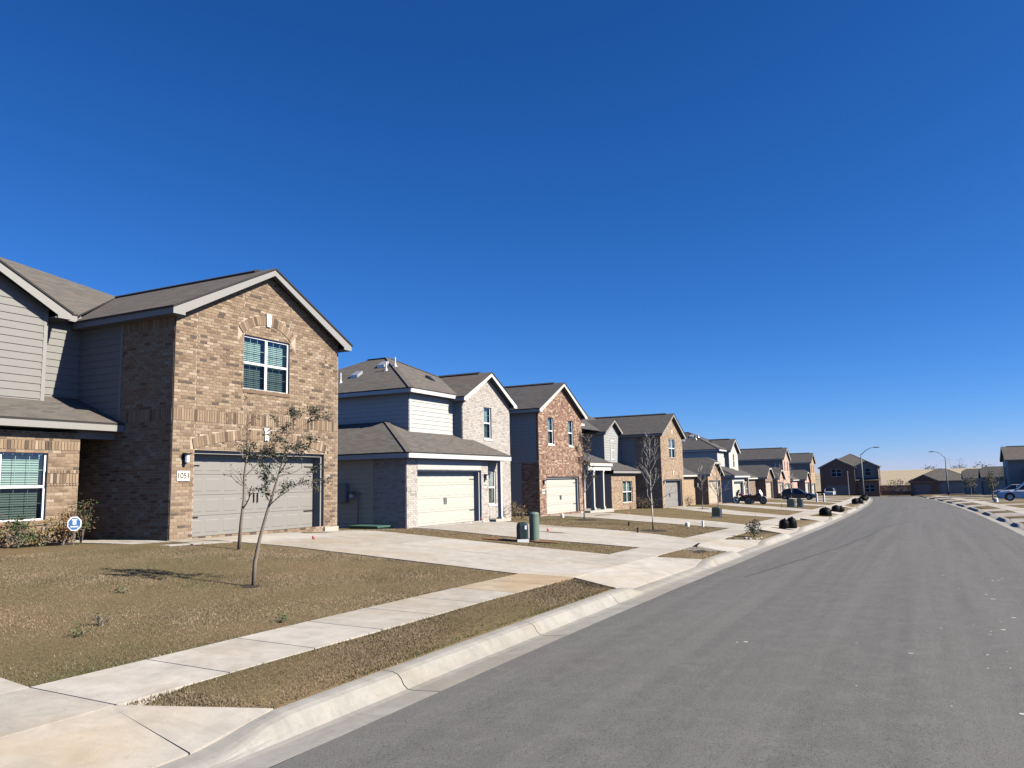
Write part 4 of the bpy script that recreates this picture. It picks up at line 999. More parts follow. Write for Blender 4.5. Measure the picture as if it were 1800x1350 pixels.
# street-end houses, facing this way and in shade
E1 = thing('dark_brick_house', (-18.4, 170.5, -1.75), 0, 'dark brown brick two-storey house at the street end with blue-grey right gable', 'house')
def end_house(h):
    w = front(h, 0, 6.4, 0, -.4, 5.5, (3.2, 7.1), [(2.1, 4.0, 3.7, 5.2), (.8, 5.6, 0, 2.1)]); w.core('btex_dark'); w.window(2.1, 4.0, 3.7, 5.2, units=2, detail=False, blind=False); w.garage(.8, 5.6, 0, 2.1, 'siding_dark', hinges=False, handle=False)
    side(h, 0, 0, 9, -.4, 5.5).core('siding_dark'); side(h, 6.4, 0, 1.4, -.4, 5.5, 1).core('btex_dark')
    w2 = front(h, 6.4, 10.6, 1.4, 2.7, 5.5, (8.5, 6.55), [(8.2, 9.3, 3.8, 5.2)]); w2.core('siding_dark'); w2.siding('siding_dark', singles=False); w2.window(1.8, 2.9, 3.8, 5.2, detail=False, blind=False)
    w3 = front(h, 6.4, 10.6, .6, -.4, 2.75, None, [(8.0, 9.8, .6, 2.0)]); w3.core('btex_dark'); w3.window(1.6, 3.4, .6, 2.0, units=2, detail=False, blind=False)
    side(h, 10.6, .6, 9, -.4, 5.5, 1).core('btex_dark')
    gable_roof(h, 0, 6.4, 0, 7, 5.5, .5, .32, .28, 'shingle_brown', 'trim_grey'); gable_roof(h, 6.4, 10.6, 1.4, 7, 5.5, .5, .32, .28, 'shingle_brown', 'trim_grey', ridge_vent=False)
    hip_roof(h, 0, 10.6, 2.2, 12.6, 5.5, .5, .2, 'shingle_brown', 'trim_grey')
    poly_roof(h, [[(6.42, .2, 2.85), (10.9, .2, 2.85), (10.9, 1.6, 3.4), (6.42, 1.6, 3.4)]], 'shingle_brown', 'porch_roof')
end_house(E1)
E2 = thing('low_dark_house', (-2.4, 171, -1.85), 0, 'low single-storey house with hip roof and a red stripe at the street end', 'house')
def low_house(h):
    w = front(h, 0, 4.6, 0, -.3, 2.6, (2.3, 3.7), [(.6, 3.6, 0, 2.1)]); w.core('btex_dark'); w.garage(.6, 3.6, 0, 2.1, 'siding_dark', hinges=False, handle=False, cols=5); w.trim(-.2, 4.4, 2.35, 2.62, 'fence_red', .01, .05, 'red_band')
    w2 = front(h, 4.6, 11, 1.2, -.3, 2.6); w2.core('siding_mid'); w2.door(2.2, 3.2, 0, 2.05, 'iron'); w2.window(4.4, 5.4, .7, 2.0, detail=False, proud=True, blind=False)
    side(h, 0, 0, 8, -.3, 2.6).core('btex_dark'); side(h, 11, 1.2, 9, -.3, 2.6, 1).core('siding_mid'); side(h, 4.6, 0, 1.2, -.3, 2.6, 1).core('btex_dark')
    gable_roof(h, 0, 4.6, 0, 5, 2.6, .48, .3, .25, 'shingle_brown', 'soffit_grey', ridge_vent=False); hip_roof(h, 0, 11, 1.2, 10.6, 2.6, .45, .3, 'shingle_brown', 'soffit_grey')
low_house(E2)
# right side of the street
XR = float(12.6+cc(127)); R1 = thing('grey_two_storey_house', (XR, 131.5, -1.0), R(-90), 'grey two-storey house in shade behind the white sport utility vehicle', 'house')
def right_house(h):
    w = front(h, 0, 7, 0, -.3, 4.7, (3.5, 6.4), [(.9, 5.6, 0, 2.1)]); w.core('siding_mid'); w.garage(.9, 5.6, 0, 2.1, 'door_white', hinges=False, handle=False); w.window(2.4, 4.2, 3.2, 4.5, units=2, proud=True, detail=False)
    s1 = side(h, 7, 0, 11, -.3, 4.7, 1); s1.core('siding_dark'); s1.siding('siding_dark', singles=False); side(h, 0, 0, 11, -.3, 4.7).core('siding_dark')
    gable_roof(h, 0, 7, 0, 11.2, 4.7, .48, .35, .3, 'shingle_brown', 'siding_dark', 'soffit_grey')
    w2 = side(h, 9.2, 2.2, 11, -.3, 2.7, 1); w2.core('siding_mid'); front(h, 7, 9.2, 2.2, -.3, 2.7).core('siding_mid')
    poly_roof(h, [[(6.98, 1.9, 3.75), (9.55, 1.9, 2.8), (9.55, 11.3, 2.8), (6.98, 11.3, 3.75)]], 'shingle_grey', 'wing_roof')
right_house(R1)
R2 = thing('pale_bungalow', (float(11.3+cc(165)), 166.0, -1.5), R(-90), 'low pale house with white gable edge past the grey two-storey house', 'house')
model_d(R2, 'siding_mid', 'shingle_grey', 'trim_white', 'door_white', gx=3.2, width=9)
R3 = thing('pale_bungalow', (float(12.0+cc(150)), 150.0, -1.3), R(-90), 'mid grey low house with hip roof hidden behind parked cars', 'house')
model_d(R3, 'siding_mid', 'shingle_grey', 'trim_grey', 'door_white', gx=3.2, width=9)
#@@OBJECTS@@
# ------------------------------------------------------------------ trees and shrubs
RT = Vector((CR[0], CR[1], 0)).normalized(); FW = Vector((-RT.y, RT.x, 0))
def leaf_quads(g, p, size, mi=0, n_=1):
    for _ in range(n_):
        a = Vector((random.gauss(0, 1), random.gauss(0, 1), random.gauss(0, .7))); a.normalize()
        b2 = a.cross(Vector((random.gauss(0, 1), random.gauss(0, 1), random.gauss(0, 1)))); b2.normalize()
        s = size*random.uniform(.6, 1.3); c = p+Vector((random.gauss(0, 1), random.gauss(0, 1), random.gauss(0, 1)))*size*1.2
        g.add([c-a*s, c+b2*s*.42, c+a*s, c-b2*s*.42], [(0, 1, 2, 3)], mi)
def grow(g, tips, p, d, length, rad, depth, spread=.6, up=.25, kids=(2, 3), curl=.18, minr=.0022):
    pts = [p.copy()]; rr = [rad]; k = 4; q = p.copy(); dd = d.normalized()
    for i in range(k):
        dd = (dd+Vector((random.gauss(0, curl), random.gauss(0, curl), random.gauss(0, curl)+up*.12))).normalized(); q = q+dd*(length/k); pts.append(q.copy()); rr.append(max(minr, rad*(1-.55*(i+1)/k)))
    g.tube(pts, rr, 5 if rad > .012 else 3, cap=False); tips.append((pts, depth))
    if depth <= 0: return
    for _ in range(random.randint(*kids)):
        t = random.uniform(.35, 1.0); i = min(k-1, int(t*k)); s = pts[i].lerp(pts[i+1], t*k-i)
        nd = (dd+Vector((random.gauss(0, spread), random.gauss(0, spread), random.gauss(0, spread*.6)+up))).normalized()
        grow(g, tips, s, nd, length*random.uniform(.5, .75), max(minr, rr[i]*.6), depth-1, spread, up, kids, curl, minr)
def young_tree(name, base, trunk, r0, label, leaf=None, leafsize=.04, per_tip=3, bark='bark', limbs=7, limb_len=.55, depth=2, start=.35, spread=.6, up=.25, group=None, kids=(2, 3), minr=.0022, mulch=None):
    """trunk: list of (right offset, height) in metres from the base"""
    t = thing(name, base, 0, label, 'tree', group); g = MB()
    P = [RT*a+Vector((0, 0, z))+FW*random.uniform(-.02, .02) for a, z in trunk]; P[0] = Vector((0, 0, -.05))
    k = len(P); g.tube(P, [r0*(1-.8*i/(k-1)) for i in range(k)], 8); g.build('trunk', bark, t, smooth=True)
    g = MB(); tips = []
    H = trunk[-1][1]
    for i in range(limbs):
        f = start+(1-start)*(i+.5)/limbs; f = min(.99, f+random.uniform(-.04, .04)); x = f*(k-1); j = int(x); s = P[j].lerp(P[min(j+1, k-1)], x-j)
        az = i*2.4+random.uniform(-.5, .5); d = Vector((math.cos(az), math.sin(az), .55+up))
        grow(g, tips, s, d, limb_len*(1.15-.55*f)*random.uniform(.8, 1.2), r0*(1-.8*f)*.55, depth, spread, up, kids, minr=minr)
    grow(g, tips, P[-1], P[-1]-P[-2], limb_len*.5, r0*.22, depth, spread, up, kids, minr=minr)
    g.build('branches', bark, t)
    if leaf:
        g = MB()
        for pts, dep in tips:
            if dep > 1: continue
            for q in pts[1:]: leaf_quads(g, q, leafsize, random.randrange(len(leaf)), random.randint(0, per_tip))
        g.build('crown', leaf, t)
    if mulch:
        g = MB(); kk = 18; g.lathe([(mulch, -.04), (mulch*.9, .02), (mulch*.5, .045), (.02, .055)], 0, 0, 0, kk); o = g.build('mulch_ring', 'mulch', t)
    return t
def G(u, Y, dz=0): return W3(u, Y, dz)
def tr(px, ppm): return [((x-px[0][0])/ppm, (px[0][1]-y)/ppm) for x, y in px]
random.seed(11)
young_tree('young_oak', G(-9.68, 9.69), tr([(445, 1030), (447, 990), (454, 950), (465, 910), (477, 870), (487, 835), (497, 800), (510, 765)], 107), .037,
           'young oak with grey-green leaves leaning over the lawn by the walk', ['leaf_olive', 'leaf_dark', 'leaf_dark'], .024, 9, 'bark', limbs=14, limb_len=.55, depth=2, start=.46, spread=.75, up=.12, kids=(2, 4), minr=.003)
young_tree('young_tree', G(-13.59, 13.15), tr([(420, 966), (423, 920), (427, 880), (427, 840), (431, 800), (430, 765), (432, 735)], 78), .042,
           'thin sapling with few leaves standing close to the grey garage door', ['leaf_dark', 'leaf_brown'], .032, 2, 'bark', limbs=9, limb_len=.62, depth=1, start=.22, spread=.5, up=.3, minr=.003)
young_tree('bare_tree', G(-9.13, 29.19), tr([(1148, 933), (1148, 900), (1147, 860), (1147, 820), (1148, 792)], 46), .04,
           'leafless grey young tree with fine twigs in a mulch ring before the sand brick house', None, .03, 0, 'bark_grey', limbs=17, limb_len=.72, depth=2, start=.32, spread=.45, up=.5, kids=(2, 4), minr=.0032, mulch=.55)
young_tree('bare_tree', G(-14.07, 34.6), tr([(1027, 914), (1027, 880), (1026, 840), (1028, 805), (1028, 782)], 37.8), .045,
           'brownish young tree in a mulch ring before the columned porch', ['leaf_brown', 'leaf_grey'], .045, 2, 'bark', limbs=16, limb_len=.7, depth=2, start=.32, spread=.4, up=.55, kids=(2, 4), minr=.005, mulch=.6)
for (u, Y, hgt, lab) in ((-14.06, 57.4, 3.0, 'bare young tree in a mulch ring beside the sand brick house drive'), (-10.3, 45.2, 2.6, 'slim leafless sapling rising behind the dark utility box'), (-10.0, 67.5, 3.0, 'thin bare sapling beside the paired utility posts'), (-12.0, 92, 3.4, 'bare young tree in front of the dark blue car')):
    young_tree('bare_tree', G(u, Y), [(0, 0), (.03, hgt*.35), (-.02, hgt*.7), (.03, hgt)], .045, lab, None, .03, 0, 'bark_grey', limbs=14, limb_len=.7, depth=1, start=.33, spread=.45, up=.55, kids=(3, 5), minr=.007, mulch=.6 if 'mulch' in lab else None)
def bushy(name, base, w, hgt, label, leaves, size, count, cat='shrub', group=None, stems=7, parent=None):
    t = thing(name, base, 0, label, cat, group); g = MB()
    for i in range(stems):
        a = random.uniform(0, 6.28); r = random.uniform(.1, .9)*w/2
        g.tube([(0, 0, -.03), (r*.4*math.cos(a), r*.4*math.sin(a), hgt*.45), (r*math.cos(a), r*math.sin(a), hgt*random.uniform(.6, .95))], [.012, .009, .004], 4, cap=False)
    g.build('stems', 'bark', t); g = MB()
    cl = [(random.uniform(0, 6.28), random.uniform(0, .8), random.uniform(.25, .95)) for _ in range(9)]
    for i in range(count):
        a, r, z = random.choice(cl); rr = r*w/2*math.sqrt(max(.1, 1-(z-.35)**2*1.4)); p = Vector((rr*math.cos(a), rr*math.sin(a), z*hgt))+Vector((random.gauss(0, 1), random.gauss(0, 1), random.gauss(0, 1)))*w*.10
        p.z = max(.02, p.z); leaf_quads(g, p, size, random.randrange(len(leaves)))
    g.build('foliage', leaves, t); return t
# bed before the near house
bed = MB(); bed.slab([(-18.24, 6.0, .80), (-17.3, 6.0, .775), (-17.15, 11.9, .765), (-18.24, 12.2, .79)], .1); tag(bed.build('planting_bed', 'mulch'), kind='structure')
for (X, Y, w, hgt, lv, lab) in ((-17.7, 10.05, .75, .62, ['leaf_gold', 'leaf_green', 'leaf_brown'], 'golden shrub under the lower window of the tan brick house'),
                               (-17.65, 10.75, .6, .5, ['leaf_green', 'leaf_dark'], 'low dark green shrub between the golden shrub and the dry stalks'),
                               (-17.6, 11.2, .6, .45, ['leaf_grey', 'leaf_gold'], 'pale dry stalky plant between dark green and reddish shrubs'),
                               (-17.55, 11.7, .62, .60, ['leaf_brown', 'leaf_gold', 'leaf_brown'], 'reddish brown shrub beside the blue yard sign'),
                               (-17.7, 12.25, .8, .78, ['leaf_brown', 'leaf_green', 'leaf_dark'], 'loose shrub at the shaded porch corner of the tan brick house')):
    bushy('shrub', (X, Y, .76), w*1.2, hgt*1.25, lab, lv, .034, 800)
t = bushy('dead_plant', G(-8.92, 6.47), .34, .16, 'small dead grey-blue weed on the front lawn', ['leaf_grey', 'leaf_dark'], .018, 60, 'weed', stems=4)
for (u, Y, w, lab) in ((-10.6, 8.0, .30, 'tiny green grass tuft beside the shadow of the young oak on lawn'), (-8.6, 6.0, .25, 'green weed tuft close to the dead plant on the lawn'), (-7.4, 7.9, .2, 'green weed tuft at the lawn edge along the walk')):
    bushy('weed_tuft', G(u, Y), w, .07, lab, ['leaf_green'], .02, 60, 'weed', stems=3)
# shrubs before the other houses
for (lx, ly, w, hgt, lab) in ((8.6, -.4, .7, .6, 'tan dry shrub right of the white porch post'), (9.5, .4, .8, .75, 'brown shrub in the middle of the row under pale brick gable'), (10.4, .9, .75, .65, 'brown shrub at the far corner of the pale brick gable'), (7.25, -.1, .35, .6, 'small dark shrub left of the white porch post')):
    bushy('shrub', (-16.85-ly, 24.33+lx, .34), w, hgt, lab, ['leaf_brown', 'leaf_gold', 'leaf_grey'], .035, 260)
for (X, Y, w, hgt, lab) in ((-18.6, 57.0, 1.5, 1.0, 'rounded brown bush under the window of the sand brick house'), (-18.4, 58.4, .9, .7, 'small olive bush at garage corner of sand brick house'), (-18.2, 68.5, 1.8, .9, 'round olive bush before the sand brick bungalow'), (-17.5, 86.2, .01, .01, '')):
    if lab: bushy('shrub', (X, Y, float(gz(-17, Y))-.05), w, hgt, lab, ['leaf_brown', 'leaf_grey', 'leaf_olive'], .05, 350)
for (X, Y, w, hgt, lab) in ((-19.6, 163.0, 4.0, 4.6, 'loose olive tree before the dark brick house'), (10.6, 160, 3.0, 3.2, 'grey-green tree beside the low dark house'), (6.2, 140, 2.2, 3.0, 'olive tree between the parked silver car and white car'), (10.5, 128, 2.8, 4.2, 'dark leafy tree against the grey two-storey house'), (6.3, 98, 1.2, 2.9, 'thin olive sapling with leaning white stake before the white vehicle')):
    t = thing('street_tree', (X, Y, float(zr(Y))+.35), 0, lab, 'tree'); g = MB(); g.tube([(0, 0, -.1), (.05, 0, hgt*.4), (0, .05, hgt*.8)], [.09, .07, .03], 7)
    tips = []
    for i in range(9): grow(g, tips, Vector((.03, 0, hgt*(.3+.05*i))), Vector((math.cos(i*2.4), math.sin(i*2.4), .9)), w*.42, .035, 1, .5, .3, (3, 4), minr=.01)
    g.build('trunk', 'bark', t); g = MB()
    for i in range(900):
        a = random.uniform(0, 6.28); z = random.betavariate(2, 1.7); r = w/2*math.sqrt(random.random())*math.sin(math.pi*min(.98, max(.05, z*.9+.08)))**.7
        if (math.sin(a*3+z*9)+math.sin(a*5-z*14))*.5 < -.35: continue
        leaf_quads(g, Vector((r*math.cos(a), r*math.sin(a), hgt*(.25+.75*z))), .085, random.randrange(2))
    g.build('crown', ['leaf_olive', 'leaf_grey'], t)

# ------------------------------------------------------------------ small things in the yards
t = thing('yard_sign', (-16.95, 11.55, .64), 0, 'blue and white security sign on a thin stake by the porch corner', 'sign')
g = MB(); g.tube([(0, 0, -.1), (0, 0, .5)], [.008, .008], 6); g.build('stake', 'galv', t)
def ngon_plate(g, r, k, th, mi, zc, a0=0):
    p = [(r*math.cos(2*math.pi*i/k+a0), r*1.12*math.sin(2*math.pi*i/k+a0)) for i in range(k)]
    nrm = (Vector((0, 0, 0))-Vector((-17.45, 12, 0))).normalized(); ax = Vector((-nrm.y, nrm.x, 0))
    v = [ax*x+Vector((0, 0, zc+y))+nrm*d for d in th for x, y in p]
    g.add(v, [list(range(k))[::-1], [k+i for i in range(k)]]+[[i, (i+1) % k, (i+1) % k+k, i+k] for i in range(k)], mi)
g = MB(); ngon_plate(g, .15, 8, (0, .012), 0, .62, .39); pl = g.build('panel', 'sign_white', t)
g = MB(); ngon_plate(g, .125, 8, (.012, .016), 0, .62, .39); g.build('field', 'sign_blue', pl)
g = MB(); ngon_plate(g, .05, 4, (.016, .019), 0, .64, .8); g.build('emblem', 'sign_white', pl); 
g = MB()
for k, (zz, ww) in enumerate(((.555, .075), (.705, .05))):
    nrm = (Vector((0, 0, 0))-Vector((-17.45, 12, 0))).normalized(); ax = Vector((-nrm.y, nrm.x, 0))
    g.add([ax*a+Vector((0, 0, z))+nrm*.017 for a, z in ((-ww, zz-.014), (ww, zz-.014), (ww, zz+.014), (-ww, zz+.014))], [(0, 1, 2, 3)])
g.build('stripe', 'sign_white', pl)

def flag(u, Y, hgt, label, mat='flag_red'):
    t = thing('pin_flag', G(u, Y), 0, label, 'flag'); g = MB(); g.tube([(0, 0, -.05), (0, 0, hgt)], [.003, .003], 5); g.build('wire', 'galv', t)
    g = MB(); g.add([RT*x+Vector((0, 0, z))+FW*d for x, z, d in ((0, hgt, 0), (.075, hgt-.04, .02), (.07, hgt-.11, -.02), (0, hgt-.08, 0))], [(0, 1, 2, 3)]); g.build('flag', mat, t)
flag(-12.9, 14.75, .28, 'small red pin flag at the drive before the grey garage door'); flag(-10.05, 21.75, .38, 'red pin flag beside the pale green marker post'); flag(-15.6, 27.6, .3, 'small red flag before the cream garage door'); flag(-13.2, 38.2, .3, 'small orange pin flag beside the columned porch drive')
# telecom pedestal, marker post, soil
t = thing('telecom_pedestal', G(-10.35, 20.72), R(35), 'dark green rounded telecom pedestal with a pale base on red soil', 'utility box')
g = MB(); secs = []
for z, s in ((.08, 1), (.42, 1), (.50, .93), (.545, .75), (.56, .4)):
    secs.append([(.16*s*c, .13*s*d, z) for c, d in ((-1, -.6), (-.6, -1), (.6, -1), (1, -.6), (1, .6), (.6, 1), (-.6, 1), (-1, .6))])
g.loft(secs); g.build('cover', 'pedestal_green', t); g = MB(); g.box(-.165, .165, -.135, .135, -.04, .085); g.build('base', 'white_cap', t); g = MB(); g.box(.05, .11, -.142, -.128, .36, .47); g.build('label_plate', 'sign_white', t)
t = thing('marker_post', G(-10.2, 21.2), 0, 'pale green round cable marker post beside the dark telecom pedestal', 'post'); g = MB(); g.lathe([(.145, -.05), (.145, .78), (.12, .83), (.05, .85)], 0, 0, 0, 20); g.build('tube', 'marker_green', t, smooth=False); g = MB(); g.lathe([(.150, .74), (.150, .80), (.122, .84)], 0, 0, 0, 20); g.build('cap', 'marker_green', t)
def blob(u, Y, w, l, mat, name, dz=.012, label=None, seed=0):
    random.seed(seed); k = 26; g = MB(); pts = []
    for i in range(k):
        a = 2*math.pi*i/k; r = random.uniform(.7, 1.1); pts.append(W3(u+w*r*math.cos(a), Y+l*r*math.sin(a), dz))
    c = W3(u, Y, dz+.02); g.add(pts+[c], [(i, (i+1) % k, k) for i in range(k)]); return tag(g.build(name, mat), kind='structure')
blob(-11.0, 20.75, .75, .28, 'red_soil', 'soil_patch', .03, seed=3); blob(-9.9, 21.1, .5, .25, 'red_soil', 'soil_patch', .03, seed=5)
blob(-9.72, 9.68, .17, .17, 'mulch', 'soil_and_shadow_patch', .006, seed=9)
blob(-5.45, 21.5, .16, .5, 'mulch', 'soil_and_shadow_patch', .012, seed=12)  # shadow streak on the verge grass, painted as a dark flat patch
t = thing('transformer_box', (-17.75, 23.62, .36), R(90), 'flat dark green transformer vault at the shaded side of the pale brick house', 'utility box')
g = MB(); g.box(-.25, .45, -.3, .95, -.15, .12); g.build('body', 'pedestal_green', t); g = MB(); g.slab([(-.29, -.34, .17), (.49, -.34, .17), (.49, .99, .19), (-.29, .99, .19)], .05); g.build('lid', 'transformer_green', t)
def cap(u, Y, label, s=1.):
    t = thing('cleanout_cap', G(u, Y), 0, label, 'utility cap'); g = MB(); g.lathe([(.09*s, -.03), (.09*s, .13*s), (.075*s, .17*s), (.02, .18*s)], 0, 0, 0, 12); g.build('cap', 'white_cap', t)
cap(-16.05, 36.6, 'white cleanout cap on the grass before red brick house'); cap(-8.9, 33.2, 'low white cleanout cap beside the white stub pipe'); 
t = thing('stub_pipe', G(-8.3, 33.4), 0, 'short white stub pipe with thin wire on the lawn edge', 'pipe'); g = MB(); g.tube([(0, 0, -.03), (0, 0, .26)], [.05, .05], 10); g.build('pipe', 'white_cap', t); g = MB(); g.tube([(.03, 0, .2), (.05, 0, .55)], [.006, .004], 5); g.build('wire', 'galv', t)
for (u, Y, hgt, lab) in ((-9.2, 27.6, .16, 'short black irrigation stub on lawn edge by the cream door drive'), (-10.9, 31.6, .14, 'tiny grey stake in the grass beside the bare tree')):
    t = thing('irrigation_stub', G(u, Y), 0, lab, 'stake'); g = MB(); g.tube([(0, 0, -.03), (0, 0, hgt)], [.03, .03], 8); g.build('stub', 'black_plastic', t); g = MB(); g.lathe([(.045, 0), (.045, .03), (.02, .04)], 0, 0, hgt-.01, 10); g.build('cap', 'black_plastic', t)
# utility boxes further on
def ubox(name, u, Y, label, w=.5, d=.4, hgt=.75, mat='pedestal_green', light=True):
    t = thing(name, G(u, Y), R(20), label, 'utility box'); g = MB(); secs = []
    for z, s in ((-.05, 1), (hgt*.82, 1), (hgt*.95, .9), (hgt, .6)): secs.append([(w/2*s*a, d/2*s*b2, z) for a, b2 in ((-1, -1), (1, -1), (1, 1), (-1, 1))])
    g.loft(secs); g.build('cover', mat, t)
    if light: g = MB(); g.box(w/2+.02, w/2+.14, -.1, .1, -.05, hgt*.9); g.build('marker', 'galv', t)
    g = MB(); g.box(-w/2-.04, w/2+.04, -d/2-.04, d/2+.04, -.06, .06); g.build('base', 'galv', t)
ubox('utility_box', -9.9, 42.8, 'dark green utility box with grey marker on the grass before sapling', .36, .32, .55)
ubox('utility_box', -9.2, 66.6, 'black utility box beside pale post further down the row', .45, .4, .7); ubox('utility_post', -8.6, 67.2, 'dark box with pale edge next to black utility box', .3, .3, .75)
for i, (u, Y, lab) in enumerate(((-9.4, 92.0, 'first of two pale bollards before the dark blue car'), (-8.7, 92.4, 'second of two pale bollards beside the first one'))):
    t = thing('bollard', G(u, Y), 0, lab, 'bollard'); g = MB(); g.tube([(0, 0, -.05), (0, 0, .85)], [.10, .10], 10); g.build('post', 'white_cap', t); g = MB(); g.lathe([(.11, .82), (.11, .9), (.04, .94)], 0, 0, 0, 10); g.build('cap', 'white_cap', t)
# black rubbish bags on the grass strip
def bag_heap(u, Y, humps, label):
    t = thing('rubbish_bag', G(u, Y), 0, label, 'rubbish bag')
    for k, (dx, w, hgt) in enumerate(humps):
        g = MB(); secs = []; ns = 14
        for z, s in ((-.03, .98), (.06, 1.02), (.3, 1.03), (.55, 1.0), (.72, .9), (.86, .7), (.95, .42), (1., .12)):
            secs.append([(dx*RT.x+w*s*math.cos(2*math.pi*i/ns)*(1+random.uniform(-.07, .07)), dx*RT.y+w*s*math.sin(2*math.pi*i/ns)*(1+random.uniform(-.07, .07)), hgt*z) for i in range(ns)])
        g.loft(secs); g.build('bag', 'bag_black', t, smooth=True)
        g = MB(); g.tube([(dx*RT.x, dx*RT.y, hgt*.95), (dx*RT.x+.02, dx*RT.y, hgt*1.0), (dx*RT.x+.05, dx*RT.y, hgt*1.04)], [.03, .02, .04], 6); g.build('knot', 'bag_black', t)
random.seed(21)
bag_heap(-5.2, 35.4, [(-.17, .21, .38), (.14, .21, .45)], 'pair of black rubbish bags on the verge by the red brick house drive')
bag_heap(-5.25, 51.0, [(0, .36, .50)], 'single rounded black rubbish bag on the verge by sand brick house drive')
bag_heap(-5.3, 60.6, [(-.12, .3, .42), (.2, .24, .36)], 'flat-topped black bags on the verge near the bungalow drive')
bag_heap(-5.25, 88.0, [(-.2, .36, .55), (.2, .36, .58)], 'heap of black bags on the verge beyond the motorcycles')
bag_heap(-5.2, 108.0, [(0, .5, .6)], 'black bag heap on the verge beyond the dark blue car'); bag_heap(-5.2, 120.0, [(0, .5, .65)], 'last black bag heap on the verge close to left street lamp')
bushy('dark_shrub', G(-5.35, 28.6), .8, .5, 'dark green low shrub on the verge beside the loose rubble', ['leaf_dark', 'leaf_dark', 'leaf_olive'], .04, 420)
for i in range(6):
    random.seed(100+i); u, Y = random.uniform(-5.5, -5.0), random.uniform(26.9, 28.2); s = random.uniform(.025, .06); g = MB(); ns = 7; secs = []
    for z, q in ((-.3, .8), (.2, 1), (.7, .8), (1., .4)): secs.append([(s*q*math.cos(6.28*j/ns)*random.uniform(.7, 1.3), s*q*math.sin(6.28*j/ns)*random.uniform(.7, 1.3), s*z) for j in range(ns)])
    g.loft(secs); tag(g.build('rubble_stone', 'slab_stone', loc=G(u, Y)), 'loose pale rubble stone at the kerb beside the dark green verge shrub', 'stone', 'rubble at the kerb')
# small black bird on the verge
t = thing('bird', G(-5.75, 22.3), R(30), 'small black bird standing on the grass verge', 'bird'); g = MB(); secs = []
for x, r, z in ((-.16, .008, .10), (-.10, .022, .105), (-.03, .05, .12), (.03, .052, .145), (.075, .032, .18), (.10, .03, .205), (.125, .018, .21), (.15, .004, .205)): secs.append([(x, r*math.cos(t_), z+r*math.sin(t_)) for t_ in np.linspace(0, 2*math.pi, 8, endpoint=False)])
g.loft(secs); g.tube([(.01, .02, .12), (.015, .02, 0)], [.006, .005], 4); g.tube([(.01, -.02, .12), (.015, -.02, 0)], [.006, .005], 4); g.build('body', 'black_plastic', t, smooth=True); t.scale = (.7, .7, .7)
# fallen leaf on the road
g = MB(); p = [W3(-1.95+.05*math.cos(a), 5.1+.03*math.sin(a), .006+.02*math.sin(a)**2) for a in np.linspace(0, 6.28, 8, endpoint=False)]; g.add(p, [list(range(8))]); tag(g.build('fallen_leaf', 'leaf_brown'), 'curled brown fallen leaf lying on the asphalt', 'leaf')

# ------------------------------------------------------------------ street lamps
def street_lamp(base, hgt, arm, sgn, label):
    t = thing('street_lamp', base, 0, label, 'street lamp', 'street lamps'); g = MB(); g.tube([(0, 0, -.1), (0, 0, hgt*.5), (0, 0, hgt)], [.13, .11, .085], 10); g.build('pole', 'galv', t, smooth=True)
    g = MB(); g.box(-.2, .2, -.2, .2, -.1, .12); g.build('base', 'galv', t)
    g = MB(); g.tube([(0, 0, hgt-.15), (sgn*arm*.35, 0, hgt+.55), (sgn*arm*.7, 0, hgt+.95), (sgn*arm, 0, hgt+1.05)], [.055, .05, .045, .04], 8); g.build('arm', 'galv', t, smooth=True)
    g = MB(); secs = []
    for x, w, h0, h1 in ((0, .06, -.05, .05), (.2, .14, -.08, .07), (.7, .17, -.08, .06), (.95, .07, -.04, .02)): secs.append([(sgn*(arm-.05+x), w*a, hgt+1.05+(h1 if b2 > 0 else h0)) for a, b2 in ((-1, -1), (1, -1), (1, 1), (-1, 1))])
    g.loft(secs); g.build('lamp_head', 'meter_grey', t)
p = W3(-5.4, 143.); street_lamp(p, 7.0, 2.0, 1, 'street lamp with arm reaching right over the road, left verge'); p = W3(8.6, 163.); street_lamp((p[0], p[1], -1.6), 6.6, 1.7, -1, 'street lamp with arm reaching left, before the low dark house')
t = thing('utility_pole', (-13.2, 169.2, -1.8), 0, 'thin pale pole at the corner of the dark brick house', 'pole'); g = MB(); g.tube([(0, 0, 0), (0, 0, 4.6)], [.10, .08], 8); g.build('shaft', 'galv', t); g = MB(); g.lathe([(.12, 4.5), (.12, 4.7), (.03, 4.75)], 0, 0, 0, 8); g.build('cap', 'galv', t)
# board fence at the street end
t = thing('board_fence', (-8.6, 172.5, -1.8), 0, 'reddish brown board fence between the two street-end houses', 'fence')
for i in range(34):
    g = MB(); g.box(.205*i, .205*i+.19, 0, .02, -.1, 1.85+random.uniform(-.03, .03)); g.build('board', 'fence_red', t)
for zz in (.3, 1.5): g = MB(); g.box(0, 7.0, .021, .07, zz, zz+.09); g.build('rail', 'fence_red', t)

